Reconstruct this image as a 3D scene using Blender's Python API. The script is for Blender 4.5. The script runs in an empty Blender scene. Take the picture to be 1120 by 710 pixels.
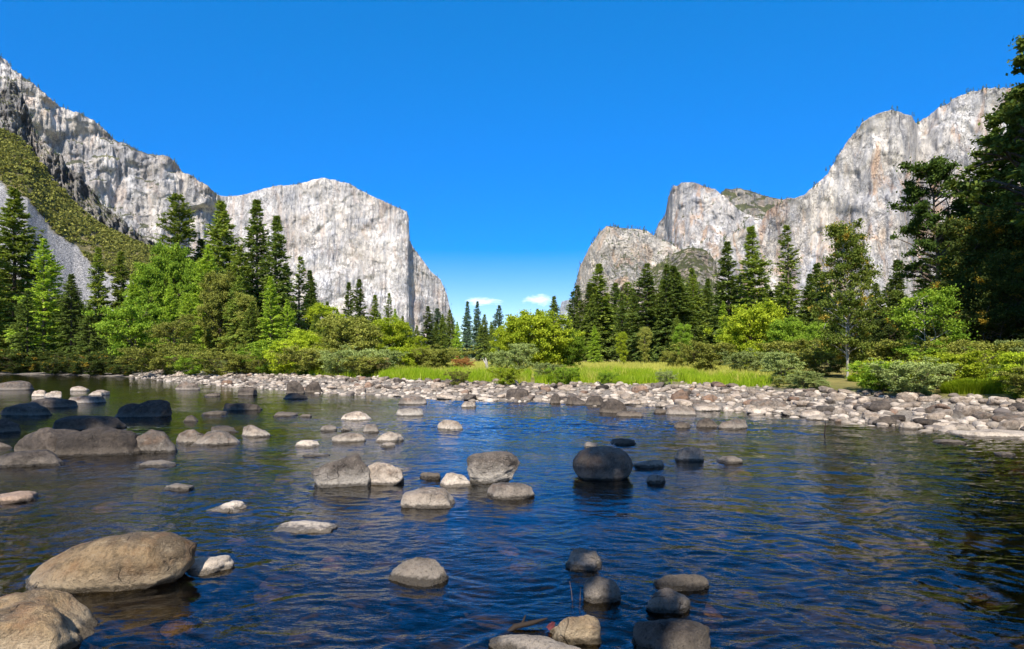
import bpy, bmesh, math, random
import numpy as np

# ------------------------------------------------------------------ camera, sky, sun, exposure
S = bpy.context.scene
COL = S.collection
F = 667.0            # focal length in photo pixels (photo 1120 wide)
HY = 392.0           # eye level row
CAMH = 2.0           # eye height over the water

cam_d = bpy.data.cameras.new('camera')
cam = bpy.data.objects.new('camera', cam_d); COL.objects.link(cam)
cam.location = (0, 0, CAMH); cam.rotation_euler = (math.radians(90), 0, 0)
cam_d.sensor_width = 36.0; cam_d.lens = F / 1120 * 36
cam_d.shift_y = (HY - 355) / 1120
cam_d.clip_start = 0.1; cam_d.clip_end = 30000
S.camera = cam

SUN_EL = math.radians(46)
SUN_OFF = math.radians(-11)        # the sun stands behind the camera, this far to the right (negative: left)
SUNV = np.array([math.sin(SUN_OFF)*math.cos(SUN_EL), -math.cos(SUN_OFF)*math.cos(SUN_EL), math.sin(SUN_EL)])

world = bpy.data.worlds.new('World'); S.world = world; world.use_nodes = True
wn = world.node_tree; wn.nodes.clear()
w_out = wn.nodes.new('ShaderNodeOutputWorld'); w_bg = wn.nodes.new('ShaderNodeBackground')
sky = wn.nodes.new('ShaderNodeTexSky'); sky.sky_type = 'NISHITA'; sky.sun_disc = False
sky.sun_elevation = SUN_EL; sky.sun_rotation = math.pi - SUN_OFF
sky.altitude = 1200; sky.air_density = 1.0; sky.dust_density = 0.25; sky.ozone_density = 4.0
hs = wn.nodes.new('ShaderNodeHueSaturation')
hs.inputs['Hue'].default_value = 0.500; hs.inputs['Saturation'].default_value = 1.48; hs.inputs['Value'].default_value = 1.08
wn.links.new(sky.outputs[0], hs.inputs['Color'])
tc0 = wn.nodes.new('ShaderNodeTexCoord'); sx = wn.nodes.new('ShaderNodeSeparateXYZ'); wn.links.new(tc0.outputs['Generated'], sx.inputs[0])
def wrange(a, b, lo, hi, sock):
    m = wn.nodes.new('ShaderNodeMapRange'); m.interpolation_type = 'SMOOTHSTEP'; wn.links.new(sx.outputs['Z'], m.inputs['Value'])
    for k, q in (('From Min', a), ('From Max', b), ('To Min', lo), ('To Max', hi)): m.inputs[k].default_value = q
    wn.links.new(m.outputs[0], sock)
sa = wn.nodes.new('ShaderNodeMath'); sa.operation = 'SUBTRACT'
wrange(-0.1, 0.50, 1.28, 1.92, sa.inputs[0]); wrange(0.55, 0.85, 0.0, 1.1, sa.inputs[1]); wn.links.new(sa.outputs[0], hs.inputs['Saturation']); wrange(0.0, 0.60, 0.520, 0.500, hs.inputs['Hue']); wrange(0.0, 0.6, 0.66, 0.98, hs.inputs['Value'])
w_bg.inputs['Strength'].default_value = 0.15
# two small fair-weather cloud wisps low over the valley's end
tc = wn.nodes.new('ShaderNodeTexCoord')
def cloud_mask(dx, dz, rx, rz, seed):
    mp = wn.nodes.new('ShaderNodeMapping'); mp.vector_type = 'POINT'
    mp.inputs['Location'].default_value = (-dx/rx, 0, -dz/rz)
    mp.inputs['Scale'].default_value = (1/rx, 0, 1/rz)
    wn.links.new(tc.outputs['Generated'], mp.inputs['Vector'])
    ln = wn.nodes.new('ShaderNodeVectorMath'); ln.operation = 'LENGTH'
    wn.links.new(mp.outputs[0], ln.inputs[0])
    nz = wn.nodes.new('ShaderNodeTexNoise'); nz.inputs['Scale'].default_value = 1.6
    nz.inputs['Detail'].default_value = 7; nz.inputs['Roughness'].default_value = 0.62
    ad = wn.nodes.new('ShaderNodeVectorMath'); ad.operation = 'ADD'; ad.inputs[1].default_value = (seed, seed*2, 0)
    wn.links.new(mp.outputs[0], ad.inputs[0]); wn.links.new(ad.outputs[0], nz.inputs['Vector'])
    m = wn.nodes.new('ShaderNodeMath'); m.operation = 'SUBTRACT'
    wn.links.new(nz.outputs['Fac'], m.inputs[0])
    k = wn.nodes.new('ShaderNodeMath'); k.operation = 'MULTIPLY'; k.inputs[1].default_value = 0.5
    wn.links.new(ln.outputs['Value'], k.inputs[0]); wn.links.new(k.outputs[0], m.inputs[1])
    g = wn.nodes.new('ShaderNodeMapRange'); g.inputs['From Min'].default_value = 0.04; g.inputs['From Max'].default_value = 0.42; g.inputs['To Max'].default_value = 0.6
    wn.links.new(m.outputs[0], g.inputs['Value'])
    yy = wn.nodes.new('ShaderNodeSeparateXYZ'); wn.links.new(tc.outputs['Generated'], yy.inputs[0])
    gt = wn.nodes.new('ShaderNodeMath'); gt.operation = 'GREATER_THAN'; gt.inputs[1].default_value = 0
    wn.links.new(yy.outputs['Y'], gt.inputs[0])
    mm = wn.nodes.new('ShaderNodeMath'); mm.operation = 'MULTIPLY'
    wn.links.new(g.outputs[0], mm.inputs[0]); wn.links.new(gt.outputs[0], mm.inputs[1])
    return mm.outputs[0]
def sdir(px, py):
    v = np.array([(px-560)/F, 1, (HY-py)/F]); return v/np.linalg.norm(v)
d1 = sdir(527, 330); d2 = sdir(590, 328)
c1 = cloud_mask(d1[0], d1[2], 0.034, 0.0085, 3.1); c2 = cloud_mask(d2[0], d2[2], 0.028, 0.011, 8.7)
mx = wn.nodes.new('ShaderNodeMath'); mx.operation = 'MAXIMUM'
wn.links.new(c1, mx.inputs[0]); wn.links.new(c2, mx.inputs[1])
cm = wn.nodes.new('ShaderNodeMix'); cm.data_type = 'RGBA'
wn.links.new(mx.outputs[0], cm.inputs['Factor']); wn.links.new(hs.outputs[0], cm.inputs['A'])
cm.inputs['B'].default_value = (7.0, 7.0, 7.1, 1)
wn.links.new(cm.outputs['Result'], w_bg.inputs['Color'])
wn.links.new(w_bg.outputs[0], w_out.inputs['Surface'])

sun_d = bpy.data.lights.new('sun', 'SUN'); sun_d.energy = 5.0; sun_d.angle = math.radians(0.5); sun_d.color = (1.0, 0.925, 0.81)
sun = bpy.data.objects.new('sun', sun_d); COL.objects.link(sun)
import mathutils
sun.rotation_euler = mathutils.Vector(SUNV).to_track_quat('Z', 'Y').to_euler()
S.view_settings.view_transform = 'Standard'; S.view_settings.look = 'None'
S.view_settings.exposure = 0.82; S.view_settings.gamma = 1.0; S.view_settings.use_curve_mapping = False
S.cycles.max_bounces = 6; S.cycles.diffuse_bounces = 3; S.cycles.transparent_max_bounces = 12
S.cycles.use_denoising = True

# ------------------------------------------------------------------ helpers
def P(px, py, D): return np.array([(px-560)/F*D, D, CAMH + (HY-py)/F*D])
rng = np.random.default_rng(11)
_g = np.random.default_rng(5).normal(size=(256, 3)); _g /= np.linalg.norm(_g, axis=1)[:, None]
_p = np.random.default_rng(6).permutation(256)
def perlin(x, y, z=0.0, seed=0):
    x, y, z = np.broadcast_arrays(np.asarray(x, float), np.asarray(y, float), np.asarray(z, float))
    x = x + seed*17.3; y = y - seed*9.1
    xi, yi, zi = np.floor(x).astype(int), np.floor(y).astype(int), np.floor(z).astype(int)
    xf, yf, zf = x-xi, y-yi, z-zi
    f = lambda t: t*t*t*(t*(t*6-15)+10)
    u, v, w = f(xf), f(yf), f(zf)
    def gr(a, b, c):
        g = _g[_p[(_p[(_p[(xi+a) & 255]+yi+b) & 255]+zi+c) & 255]]
        return g[..., 0]*(xf-a) + g[..., 1]*(yf-b) + g[..., 2]*(zf-c)
    l = lambda a, b, t: a + t*(b-a)
    return l(l(l(gr(0,0,0), gr(1,0,0), u), l(gr(0,1,0), gr(1,1,0), u), v),
             l(l(gr(0,0,1), gr(1,0,1), u), l(gr(0,1,1), gr(1,1,1), u), v), w)*1.5
def fbm(x, y, z=0.0, o=4, seed=0, r=0.5):
    t = 0; a = 1
    for k in range(o):
        t = t + a*perlin(x*2**k, y*2**k, np.asarray(z)*2**k, seed+k); a *= r
    return t
def ridged(x, y, z=0.0, o=3, seed=0):
    t = 0; a = 1
    for k in range(o):
        t = t + a*(1-2*np.abs(perlin(x*2**k, y*2**k, np.asarray(z)*2**k, seed+k))); a *= 0.5
    return t

def mesh(name, verts, faces, smooth=True):
    """faces: (n,3) or (n,4) int array"""
    verts = np.ascontiguousarray(verts, np.float32); faces = np.ascontiguousarray(faces, np.int32)
    me = bpy.data.meshes.new(name); n, k = faces.shape
    me.vertices.add(len(verts)); me.vertices.foreach_set('co', verts.ravel())
    me.loops.add(n*k); me.loops.foreach_set('vertex_index', faces.ravel())
    me.polygons.add(n); me.polygons.foreach_set('loop_start', np.arange(0, n*k, k, dtype=np.int32))
    me.polygons.foreach_set('loop_total', np.full(n, k, np.int32))
    if smooth: me.polygons.foreach_set('use_smooth', np.ones(n, bool))
    me.update(calc_edges=True); me.validate()
    return me
def obj(name, me, mat=None, parent=None, loc=None):
    o = bpy.data.objects.new(name, me); COL.objects.link(o)
    if parent is not None: o.parent = parent
    if loc is not None: o.location = loc
    if mat is not None:
        if len(me.materials) == 0: me.materials.append(mat)
        if me.materials[0] != mat:
            o.material_slots[0].link = 'OBJECT'; o.material_slots[0].material = mat
    return o
def tag(o, label=None, cat=None, group=None, kind=None):
    if label: o['label'] = label
    if cat: o['category'] = cat
    if group: o['group'] = group
    if kind: o['kind'] = kind
    return o
def grid_faces(nu, nv):
    i = np.arange((nu-1)*(nv-1)); a = (i//(nv-1))*nv + i % (nv-1)
    return np.stack([a, a+nv, a+nv+1, a+1], 1)

class Nodes:
    def __init__(s, name):
        s.m = bpy.data.materials.new(name); s.m.use_nodes = True; s.t = s.m.node_tree; s.t.nodes.clear()
        s.out = s.n('ShaderNodeOutputMaterial'); s.pos = s.n('ShaderNodeNewGeometry').outputs['Position']
    def n(s, typ, **kw):
        x = s.t.nodes.new(typ)
        for k, v in kw.items(): setattr(x, k, v)
        return x
    def l(s, a, b): s.t.links.new(a, b)
    def set(s, sock, v):
        if isinstance(v, bpy.types.NodeSocket): s.l(v, sock)
        else: sock.default_value = v
    def mapped(s, scale, src=None, loc=(0,0,0), rot=(0,0,0)):
        m = s.n('ShaderNodeMapping'); m.inputs['Scale'].default_value = scale; m.inputs['Location'].default_value = loc
        m.inputs['Rotation'].default_value = rot
        s.l(src or s.pos, m.inputs['Vector']); return m.outputs[0]
    def noise(s, vec, scale=1, detail=4, rough=0.55, dist=0):
        x = s.n('ShaderNodeTexNoise'); s.l(vec, x.inputs['Vector']); x.inputs['Scale'].default_value = scale
        x.inputs['Detail'].default_value = detail; x.inputs['Roughness'].default_value = rough
        x.inputs['Distortion'].default_value = dist; return x.outputs['Fac']
    def rng(s, v, a, b, lo=0.0, hi=1.0):
        x = s.n('ShaderNodeMapRange'); s.l(v, x.inputs['Value'])
        for k, q in (('From Min', a), ('From Max', b), ('To Min', lo), ('To Max', hi)): x.inputs[k].default_value = q
        return x.outputs[0]
    def mix(s, f, a, b, mode='MIX'):
        x = s.n('ShaderNodeMix', data_type='RGBA', blend_type=mode)
        c = lambda q: q if isinstance(q, bpy.types.NodeSocket) else (*q, 1)
        s.set(x.inputs['Factor'], f); s.set(x.inputs['A'], c(a)); s.set(x.inputs['B'], c(b)); return x.outputs['Result']
    def math(s, op, a, b=0.0):
        x = s.n('ShaderNodeMath', operation=op); s.set(x.inputs[0], a); s.set(x.inputs[1], b); return x.outputs[0]
    def bump(s, h, dist, strength=1.0, nrm=None):
        x = s.n('ShaderNodeBump'); x.inputs['Distance'].default_value = dist; x.inputs['Strength'].default_value = strength
        s.l(h, x.inputs['Height'])
        if nrm is not None: s.l(nrm, x.inputs['Normal'])
        return x.outputs[0]
    def attr(s, name):
        x = s.n('ShaderNodeAttribute'); x.attribute_name = name; return x.outputs['Fac']
    def bsdf(s, col, rough=0.8, nrm=None, spec=0.3):
        x = s.n('ShaderNodeBsdfPrincipled'); c = col if isinstance(col, bpy.types.NodeSocket) else (*col, 1)
        s.set(x.inputs['Base Color'], c); s.set(x.inputs['Roughness'], rough); s.set(x.inputs['Specular IOR Level'], spec)
        if nrm is not None: s.l(nrm, x.inputs['Normal'])
        s.l(x.outputs[0], s.out.inputs['Surface']); return x

# ------------------------------------------------------------------ materials
def granite_mat(name, light, grey, dark, orange=0.0, streak=(1/16, 1/16, 1/260), veg=0.0, seed=0.0, vegz=0.62, scale=1.0):
    N = Nodes(name)
    st = N.noise(N.mapped(streak, loc=(seed, 0, 0)), 1, 6, 0.62, 0.3)
    big = N.noise(N.mapped((1/130*scale, 1/130*scale, 1/220*scale), loc=(seed*3, 0, 0)), 1, 5, 0.6, 0.6)
    fine = N.noise(N.mapped((1/9*scale, 1/9*scale, 1/26*scale)), 1, 6, 0.7)
    mac = N.noise(N.mapped((1/260*scale, 1/260*scale, 1/200*scale), loc=(seed*5, 2, 1)), 1, 3, 0.5, 0.4)
    lt2 = N.mix(N.rng(mac, 0.45, 0.65), light, (light[0]*0.95, light[1]*0.91, light[2]*0.85))
    smk = N.rng(N.noise(N.mapped((1/110*scale, 1/110*scale, 1/150*scale), loc=(seed*2, 8, 3)), 1, 4, 0.55, 0.5), 0.40, 0.58, 0.15, 1.0)
    c = N.mix(N.math('MULTIPLY', N.rng(st, 0.46, 0.68), smk), lt2, grey)
    c = N.mix(N.rng(big, 0.48, 0.62, 0, 0.8), c, grey)
    ds = N.math('MULTIPLY', N.rng(N.noise(N.mapped((streak[0]*1.7, streak[1]*1.7, streak[2]*1.3), loc=(seed+40, 9, 3)), 1, 6, 0.66), 0.50, 0.64), N.rng(big, 0.42, 0.58))
    c = N.mix(N.math('MULTIPLY', ds, 0.95), c, dark)
    c = N.mix(N.rng(fine, 0.58, 0.66, 0, 0.45), c, dark)
    c = N.mix(N.rng(fine, 0.40, 0.25, 0, 0.3), c, (min(light[0]*1.25, .8), min(light[1]*1.24, .79), min(light[2]*1.2, .77)))
    if orange:
        on = N.noise(N.mapped((1/45*scale, 1/45*scale, 1/150*scale), loc=(seed+7, 3, 0)), 1, 5, 0.62, 0.8)
        c = N.mix(N.rng(on, 0.52, 0.64, 0, orange), c, (0.50, 0.27, 0.12))
    if veg:
        nz = N.n('ShaderNodeSeparateXYZ'); N.l(N.n('ShaderNodeNewGeometry').outputs['Normal'], nz.inputs[0])
        vn = N.noise(N.mapped((1/25, 1/25, 1/25)), 1, 6, 0.7)
        f = N.math('MULTIPLY', N.rng(N.math('ADD', nz.outputs['Z'], N.math('MULTIPLY', N.math('SUBTRACT', vn, 0.5), 1.0)), vegz, vegz+0.1), veg)
        vc = N.mix(N.noise(N.mapped((1/6, 1/6, 1/6)), 1, 3), (0.05, 0.065, 0.02), (0.15, 0.14, 0.06))
        c = N.mix(f, c, vc)
    h = N.math('ADD', N.math('MULTIPLY', fine, 0.6), N.math('MULTIPLY', st, smk))
    # joints and cracks
    dn = N.n('ShaderNodeTexNoise'); N.l(N.mapped((1/30*scale,)*3), dn.inputs['Vector']); dn.inputs['Detail'].default_value = 5
    wv = N.n('ShaderNodeVectorMath', operation='MULTIPLY_ADD'); N.l(dn.outputs['Color'], wv.inputs[0]); wv.inputs[1].default_value = (34/scale,)*3; N.l(N.pos, wv.inputs[2])
    for sc_, wid, st_ in (((1/150*scale, 1/150*scale, 1/210*scale), 0.022, 0.9), ((1/70*scale, 1/70*scale, 1/150*scale), 0.035, 0.8), ((1/24*scale, 1/24*scale, 1/60*scale), 0.05, 0.55)):
        vo = N.n('ShaderNodeTexVoronoi', feature='DISTANCE_TO_EDGE'); N.l(N.mapped(sc_, src=wv.outputs[0], rot=(0.35, 0.3, 0.3)), vo.inputs['Vector'])
        msk = N.rng(N.noise(N.mapped((1/90*scale,)*3, loc=(seed, 5, sc_[0]*100)), 1, 3), 0.40, 0.52)
        ck = N.math('MULTIPLY', N.rng(vo.outputs['Distance'], wid, 0.0, 0, st_), msk)
        c = N.mix(ck, c, tuple(x*0.55 for x in dark)); h = N.math('SUBTRACT', h, N.math('MULTIPLY', ck, 0.8))
    N.bsdf(c, 0.9, N.bump(h, 6.0*1/scale, 0.9), 0.15)
    return N.m
GR_CAP = granite_mat('granite_cap', (0.69, 0.65, 0.61), (0.44, 0.435, 0.445), (0.17, 0.17, 0.19), 0.25, seed=1.0)
GR_WEST = granite_mat('granite_west', (0.58, 0.545, 0.51), (0.34, 0.335, 0.345), (0.11, 0.115, 0.13), 0.25, veg=0.9, seed=5.0, vegz=0.60)
GR_CATH = granite_mat('granite_cathedral', (0.585, 0.55, 0.51), (0.33, 0.33, 0.35), (0.12, 0.125, 0.15), 0.55, streak=(1/20, 1/20, 1/170), veg=0.9, seed=9.0, vegz=0.74)
GR_KNOB = granite_mat('granite_knob', (0.52, 0.47, 0.40), (0.30, 0.29, 0.265), (0.11, 0.11, 0.115), 0.4, streak=(1/18, 1/18, 1/90), veg=0.8, seed=13.0, vegz=0.74)
GR_SPUR = granite_mat('granite_spur', (0.36, 0.34, 0.315), (0.15, 0.15, 0.155), (0.04, 0.045, 0.05), 0.15, streak=(1/9, 1/9, 1/40), veg=0.95, seed=17.0, vegz=0.6, scale=2)
GR_SADDLE = granite_mat('granite_saddle', (0.40, 0.36, 0.30), (0.26, 0.25, 0.23), (0.11, 0.11, 0.115), 0.2, veg=1.0, seed=23.0, vegz=0.30)
GR_FAR = granite_mat('granite_far_hazy', (0.40, 0.42, 0.46), (0.30, 0.33, 0.38), (0.2, 0.23, 0.28), 0, seed=21.0)  # blue of the distant haze put into the rock colour

def leaf_mat(name, a, b, trans=0.35, var=0.5, warm=None, gain=1.85):
    N = Nodes(name)
    g = N.n('ShaderNodeNewGeometry'); oi = N.n('ShaderNodeObjectInfo')
    c = N.mix(g.outputs['Random Per Island'], a, b)
    pn = N.noise(N.mapped((0.35, 0.35, 0.35)), 1, 3)
    c = N.mix(N.rng(pn, 0.35, 0.65, 0, 0.55), c, a)
    if warm:
        wm = N.math('GREATER_THAN', N.noise(N.mapped((1.1, 1.1, 1.1), src=N.pos, loc=(4, 2, 1)), 1, 3), 0.62)
        c = N.mix(N.math('MULTIPLY', wm, 0.8), c, warm)
    v = N.n('ShaderNodeHueSaturation'); N.l(c, v.inputs['Color'])
    N.l(N.rng(oi.outputs['Random'], 0, 1, gain*(1-0.4*var), gain*(1+0.4*var)), v.inputs['Value'])
    c = v.outputs[0]
    d = N.n('ShaderNodeBsdfDiffuse'); t = N.n('ShaderNodeBsdfTranslucent'); N.l(c, d.inputs[0])
    tt = N.mix(1.0, c, (1.2, 1.15, 0.6), 'MULTIPLY'); N.l(tt, t.inputs[0])
    ms = N.n('ShaderNodeMixShader'); ms.inputs[0].default_value = trans
    N.l(d.outputs[0], ms.inputs[1]); N.l(t.outputs[0], ms.inputs[2]); N.l(ms.outputs[0], N.out.inputs['Surface'])
    return N.m
L = {
 'con_dark':  leaf_mat('needles_dark', (0.024, 0.040, 0.010), (0.085, 0.105, 0.022), 0.28, gain=3.0),
 'con_mid':   leaf_mat('needles_mid', (0.038, 0.060, 0.012), (0.135, 0.155, 0.028), 0.33, gain=3.0),
 'con_bright':leaf_mat('needles_bright', (0.075, 0.12, 0.015), (0.20, 0.24, 0.03), 0.35, gain=3.0),
 'con_hazy':  leaf_mat('needles_hazy', (0.05, 0.085, 0.05), (0.10, 0.14, 0.085), 0.25, gain=2.2),  # distance haze mixed into the needle colour
 'br_yellow': leaf_mat('leaves_yellow', (0.12, 0.165, 0.012), (0.31, 0.345, 0.03), 0.42),
 'br_green':  leaf_mat('leaves_green', (0.06, 0.11, 0.012), (0.20, 0.265, 0.03), 0.42, gain=2.1),
 'br_olive':  leaf_mat('leaves_olive', (0.085, 0.098, 0.02), (0.23, 0.232, 0.05), 0.35),
 'br_dry':  leaf_mat('leaves_dry', (0.13, 0.112, 0.042), (0.28, 0.235, 0.10), 0.3),
 'br_grey':   leaf_mat('leaves_grey', (0.11, 0.14, 0.045), (0.24, 0.275, 0.10), 0.35),
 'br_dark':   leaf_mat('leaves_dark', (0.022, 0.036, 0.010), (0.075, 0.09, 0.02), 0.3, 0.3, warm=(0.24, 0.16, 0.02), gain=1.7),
 'con_shade':  leaf_mat('needles_shade', (0.020, 0.040, 0.010), (0.075, 0.105, 0.02), 0.3, gain=1.9),  # needles darkened, shade of the right bank put into their colour
 'br_rust':   leaf_mat('leaves_rust', (0.16, 0.075, 0.025), (0.28, 0.15, 0.05), 0.3),
 'br_birch':  leaf_mat('leaves_birch', (0.045, 0.07, 0.012), (0.13, 0.145, 0.03), 0.35, 0.2, warm=(0.24, 0.17, 0.03)),
 'grass':     leaf_mat('grass_green', (0.15, 0.24, 0.012), (0.32, 0.38, 0.03), 0.45, gain=1.3),
 'straw':     leaf_mat('grass_straw', (0.27, 0.28, 0.05), (0.45, 0.42, 0.11), 0.4, gain=1.5),
 'scrub':     leaf_mat('scrub_leaves', (0.04, 0.048, 0.010), (0.175, 0.165, 0.04), 0.25, gain=2.1),
 'ridge':     leaf_mat('ridge_needles', (0.035, 0.05, 0.02), (0.085, 0.10, 0.04), 0.2),
}
def bark_mat(name, a, b):
    N = Nodes(name)
    n = N.noise(N.mapped((5, 5, 1.2)), 1, 6, 0.65)
    N.bsdf(N.mix(N.rng(n, 0.38, 0.62), a, b), 0.9, N.bump(n, 0.03), 0.2); return N.m
BARK = bark_mat('bark_brown', (0.06, 0.045, 0.032), (0.16, 0.12, 0.09))
BARK_PALE = bark_mat('bark_pale', (0.12, 0.11, 0.10), (0.52, 0.48, 0.43))
BARK_DEAD = bark_mat('bark_dead', (0.16, 0.14, 0.12), (0.40, 0.37, 0.33))

def rock_mat(name, base, alt, band, dark_top=0.0, rust=0.0):
    N = Nodes(name)
    oi = N.n('ShaderNodeObjectInfo'); tcx = N.n('ShaderNodeTexCoord')
    off = N.n('ShaderNodeVectorMath', operation='SCALE'); N.l(N.pos, off.inputs[0]); off.inputs['Scale'].default_value = 1
    sh = N.n('ShaderNodeVectorMath', operation='ADD'); N.l(N.pos, sh.inputs[0])
    cb = N.n('ShaderNodeCombineXYZ'); N.l(N.math('MULTIPLY', oi.outputs['Random'], 60.0), cb.inputs[0]); N.l(cb.outputs[0], sh.inputs[1])
    v = sh.outputs[0]
    big = N.noise(v, 2.6, 5, 0.6, 0.4); mid = N.noise(v, 9, 6, 0.7); fine = N.noise(v, 38, 5, 0.8); speck = N.noise(v, 90, 2, 0.5)
    c = N.mix(N.rng(big, 0.42, 0.58), base, alt)
    c = N.mix(N.rng(mid, 0.50, 0.62, 0, 0.8), c, tuple(x*0.36 for x in base)); c = N.mix(N.rng(mid, 0.44, 0.30, 0, 0.7), c, band)
    if rust: c = N.mix(N.rng(N.noise(v, 4.3, 5, 0.65), 0.48, 0.66, 0, rust), c, (0.30, 0.14, 0.055))
    sp = N.n('ShaderNodeSeparateXYZ'); N.l(N.pos, sp.inputs[0]); z = sp.outputs['Z']
    zn = N.math('ADD', z, N.math('MULTIPLY', N.math('SUBTRACT', mid, 0.5), 0.16))
    if dark_top:
        up = N.rng(N.math('ADD', z, N.math('MULTIPLY', N.math('SUBTRACT', big, 0.5), 0.5)), 0.12, 0.34, 0, dark_top)
        c = N.mix(up, N.mix(0.75, c, band), N.mix(N.rng(mid, 0.40, 0.62), tuple(x*0.62 for x in base), tuple(x*0.22 for x in base)))
    else:
        c = N.mix(N.rng(zn, 0.20, 0.07, 0, 0.8), c, band)
    c = N.mix(N.rng(fine, 0.53, 0.66, 0, 0.75), c, tuple(x*0.3 for x in base))
    c = N.mix(N.rng(speck, 0.60, 0.68, 0, 0.35), c, (min(band[0]*1.2, .75), min(band[1]*1.2, .72), min(band[2]*1.2, .68)))
    dv = N.n('ShaderNodeVectorMath', operation='MULTIPLY_ADD'); dnz = N.n('ShaderNodeTexNoise'); N.l(v, dnz.inputs['Vector']); dnz.inputs['Scale'].default_value = 3.0
    N.l(dnz.outputs['Color'], dv.inputs[0]); dv.inputs[1].default_value = (1.1, 1.1, 1.1); N.l(v, dv.inputs[2])
    vk = N.n('ShaderNodeTexVoronoi', feature='DISTANCE_TO_EDGE'); N.l(dv.outputs[0], vk.inputs['Vector']); vk.inputs['Scale'].default_value = 1.3
    crk = N.math('MULTIPLY', N.rng(vk.outputs['Distance'], 0.016, 0.003, 0, 0.6), N.rng(big, 0.53, 0.60))
    c = N.mix(crk, c, tuple(x*0.15 for x in base))
    hv = N.n('ShaderNodeHueSaturation'); N.l(c, hv.inputs['Color']); N.l(N.rng(oi.outputs['Random'], 0, 1, 0.72, 1.22), hv.inputs['Value'])
    c = hv.outputs[0]
    zw = N.math('ADD', z, N.math('MULTIPLY', N.math('SUBTRACT', N.noise(v, 14, 5, 0.6), 0.5), 0.10))
    wet = N.rng(zw, 0.062, 0.036)                       # splashed, water-darkened foot of the stone
    c = N.mix(wet, c, N.mix(0.75, c, (0.02, 0.016, 0.010)))
    r = N.rng(wet, 0, 1, 0.88, 0.25)
    h = N.math('SUBTRACT', N.math('ADD', N.math('MULTIPLY', fine, 0.35), mid), N.math('MULTIPLY', crk, 0.5))
    N.bsdf(c, r, N.bump(h, 0.09, 1.0), 0.3); return N.m
R = {
 'tan':  rock_mat('rock_tan', (0.42, 0.29, 0.155), (0.17, 0.125, 0.08), (0.52, 0.41, 0.27), rust=0.45),
 'pale': rock_mat('rock_pale', (0.44, 0.355, 0.275), (0.25, 0.20, 0.155), (0.62, 0.53, 0.43), rust=0.15),
 'grey': rock_mat('rock_grey', (0.185, 0.15, 0.12), (0.095, 0.082, 0.070), (0.32, 0.275, 0.225), rust=0.25),
 'brown': rock_mat('rock_brown', (0.095, 0.075, 0.06), (0.05, 0.042, 0.036), (0.18, 0.15, 0.12)),
 'dark': rock_mat('rock_dark', (0.095, 0.074, 0.058), (0.055, 0.044, 0.036), (0.16, 0.13, 0.10)),
 'capped': rock_mat('rock_capped', (0.17, 0.13, 0.105), (0.12, 0.10, 0.09), (0.50, 0.45, 0.38), dark_top=0.9),
 'rust': rock_mat('rock_rust', (0.27, 0.18, 0.125), (0.18, 0.125, 0.095), (0.36, 0.26, 0.19), rust=0.5),
}

# ------------------------------------------------------------------ ground: one sheet with the river channel
SHX = np.array([-400, -150, -66, -42, -24, -12.8, -5.7, 0, 5.4, 8.5, 11, 13, 16, 22, 40, 400.])
SHY = np.array([110, 88, 79, 66, 47.6, 37, 31.8, 28.0, 25.6, 23.0, 18.8, 15.8, 12.5, 8.5, 3, -60.])
def shore_t(x, y):
    ys = np.interp(x, SHX, SHY); s = (np.interp(x+2, SHX, SHY)-np.interp(x-2, SHX, SHY))/4
    return (y-ys)/np.sqrt(1+s*s)
def ground_h(x, y):
    x = np.asarray(x, float); y = np.asarray(y, float)
    t = shore_t(x, y)
    pos = np.interp(t, [0, 1.5, 4.5, 7, 9, 40, 110, 400], [0, 0.14, 0.38, 0.56, 0.68, 0.85, 1.0, 1.5])
    neg = -np.interp(-t, [0, 1.5, 5, 12], [0, 0.22, 0.45, 0.62])
    h = np.where(t > 0, pos, neg)
    h = h + np.where(t < 0.5, 0.05*fbm(x*0.5, y*0.5, 0, 3, 3), 0.06*fbm(x*0.15, y*0.15, 0, 3, 4)*np.clip(t/8, 0, 1))
    sh = 0.20/(1+np.exp((x+0.10*y+0.6)*1.6))*np.clip((16-y)/4, 0, 1)*np.clip((x+16)/4, 0, 1)      # shallows near the left bank
    h = np.where(t < -1.5, h+sh, h)
    near = np.interp(y + 0.12*np.abs(x)*(x < 0) - 0.10*np.clip(x, 0, 60), [-12, -2, 1.8, 3.6], [1.3, 0.75, 0.05, -0.55])
    return np.maximum(h, np.where(y < 12, near, -9))
gx = np.unique(np.concatenate([np.linspace(-30, 40, 190), np.sign(np.linspace(-1, 1, 121))*np.abs(np.linspace(-1, 1, 121))**3*9000]))
gy = np.unique(np.concatenate([np.linspace(-14, 60, 230), np.linspace(60, 200, 50), np.geomspace(200, 9000, 40), -np.geomspace(14, 3000, 24)]))
GX, GY = np.meshgrid(gx, gy, indexing='ij')
GV = np.stack([GX.ravel(), GY.ravel(), ground_h(GX, GY).ravel()], 1)
N = Nodes('ground_soil')
zz = N.n('ShaderNodeSeparateXYZ'); N.l(N.pos, zz.inputs[0])
n1 = N.noise(N.mapped((1.8, 1.8, 1.8)), 1, 6, 0.7); n2 = N.noise(N.mapped((0.12, 0.12, 0.12)), 1, 4)
vo = N.n('ShaderNodeTexVoronoi'); N.l(N.mapped((4.2, 4.2, 4.2)), vo.inputs['Vector'])
peb = N.n('ShaderNodeSeparateColor'); N.l(vo.outputs['Color'], peb.inputs[0])
bed = N.mix(peb.outputs[0], (0.045, 0.034, 0.016), (0.16, 0.11, 0.052))
bed = N.mix(N.rng(n1, 0.45, 0.65), bed, (0.035, 0.035, 0.012))
grav = N.mix(peb.outputs[1], (0.18, 0.15, 0.12), (0.40, 0.35, 0.29))
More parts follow.
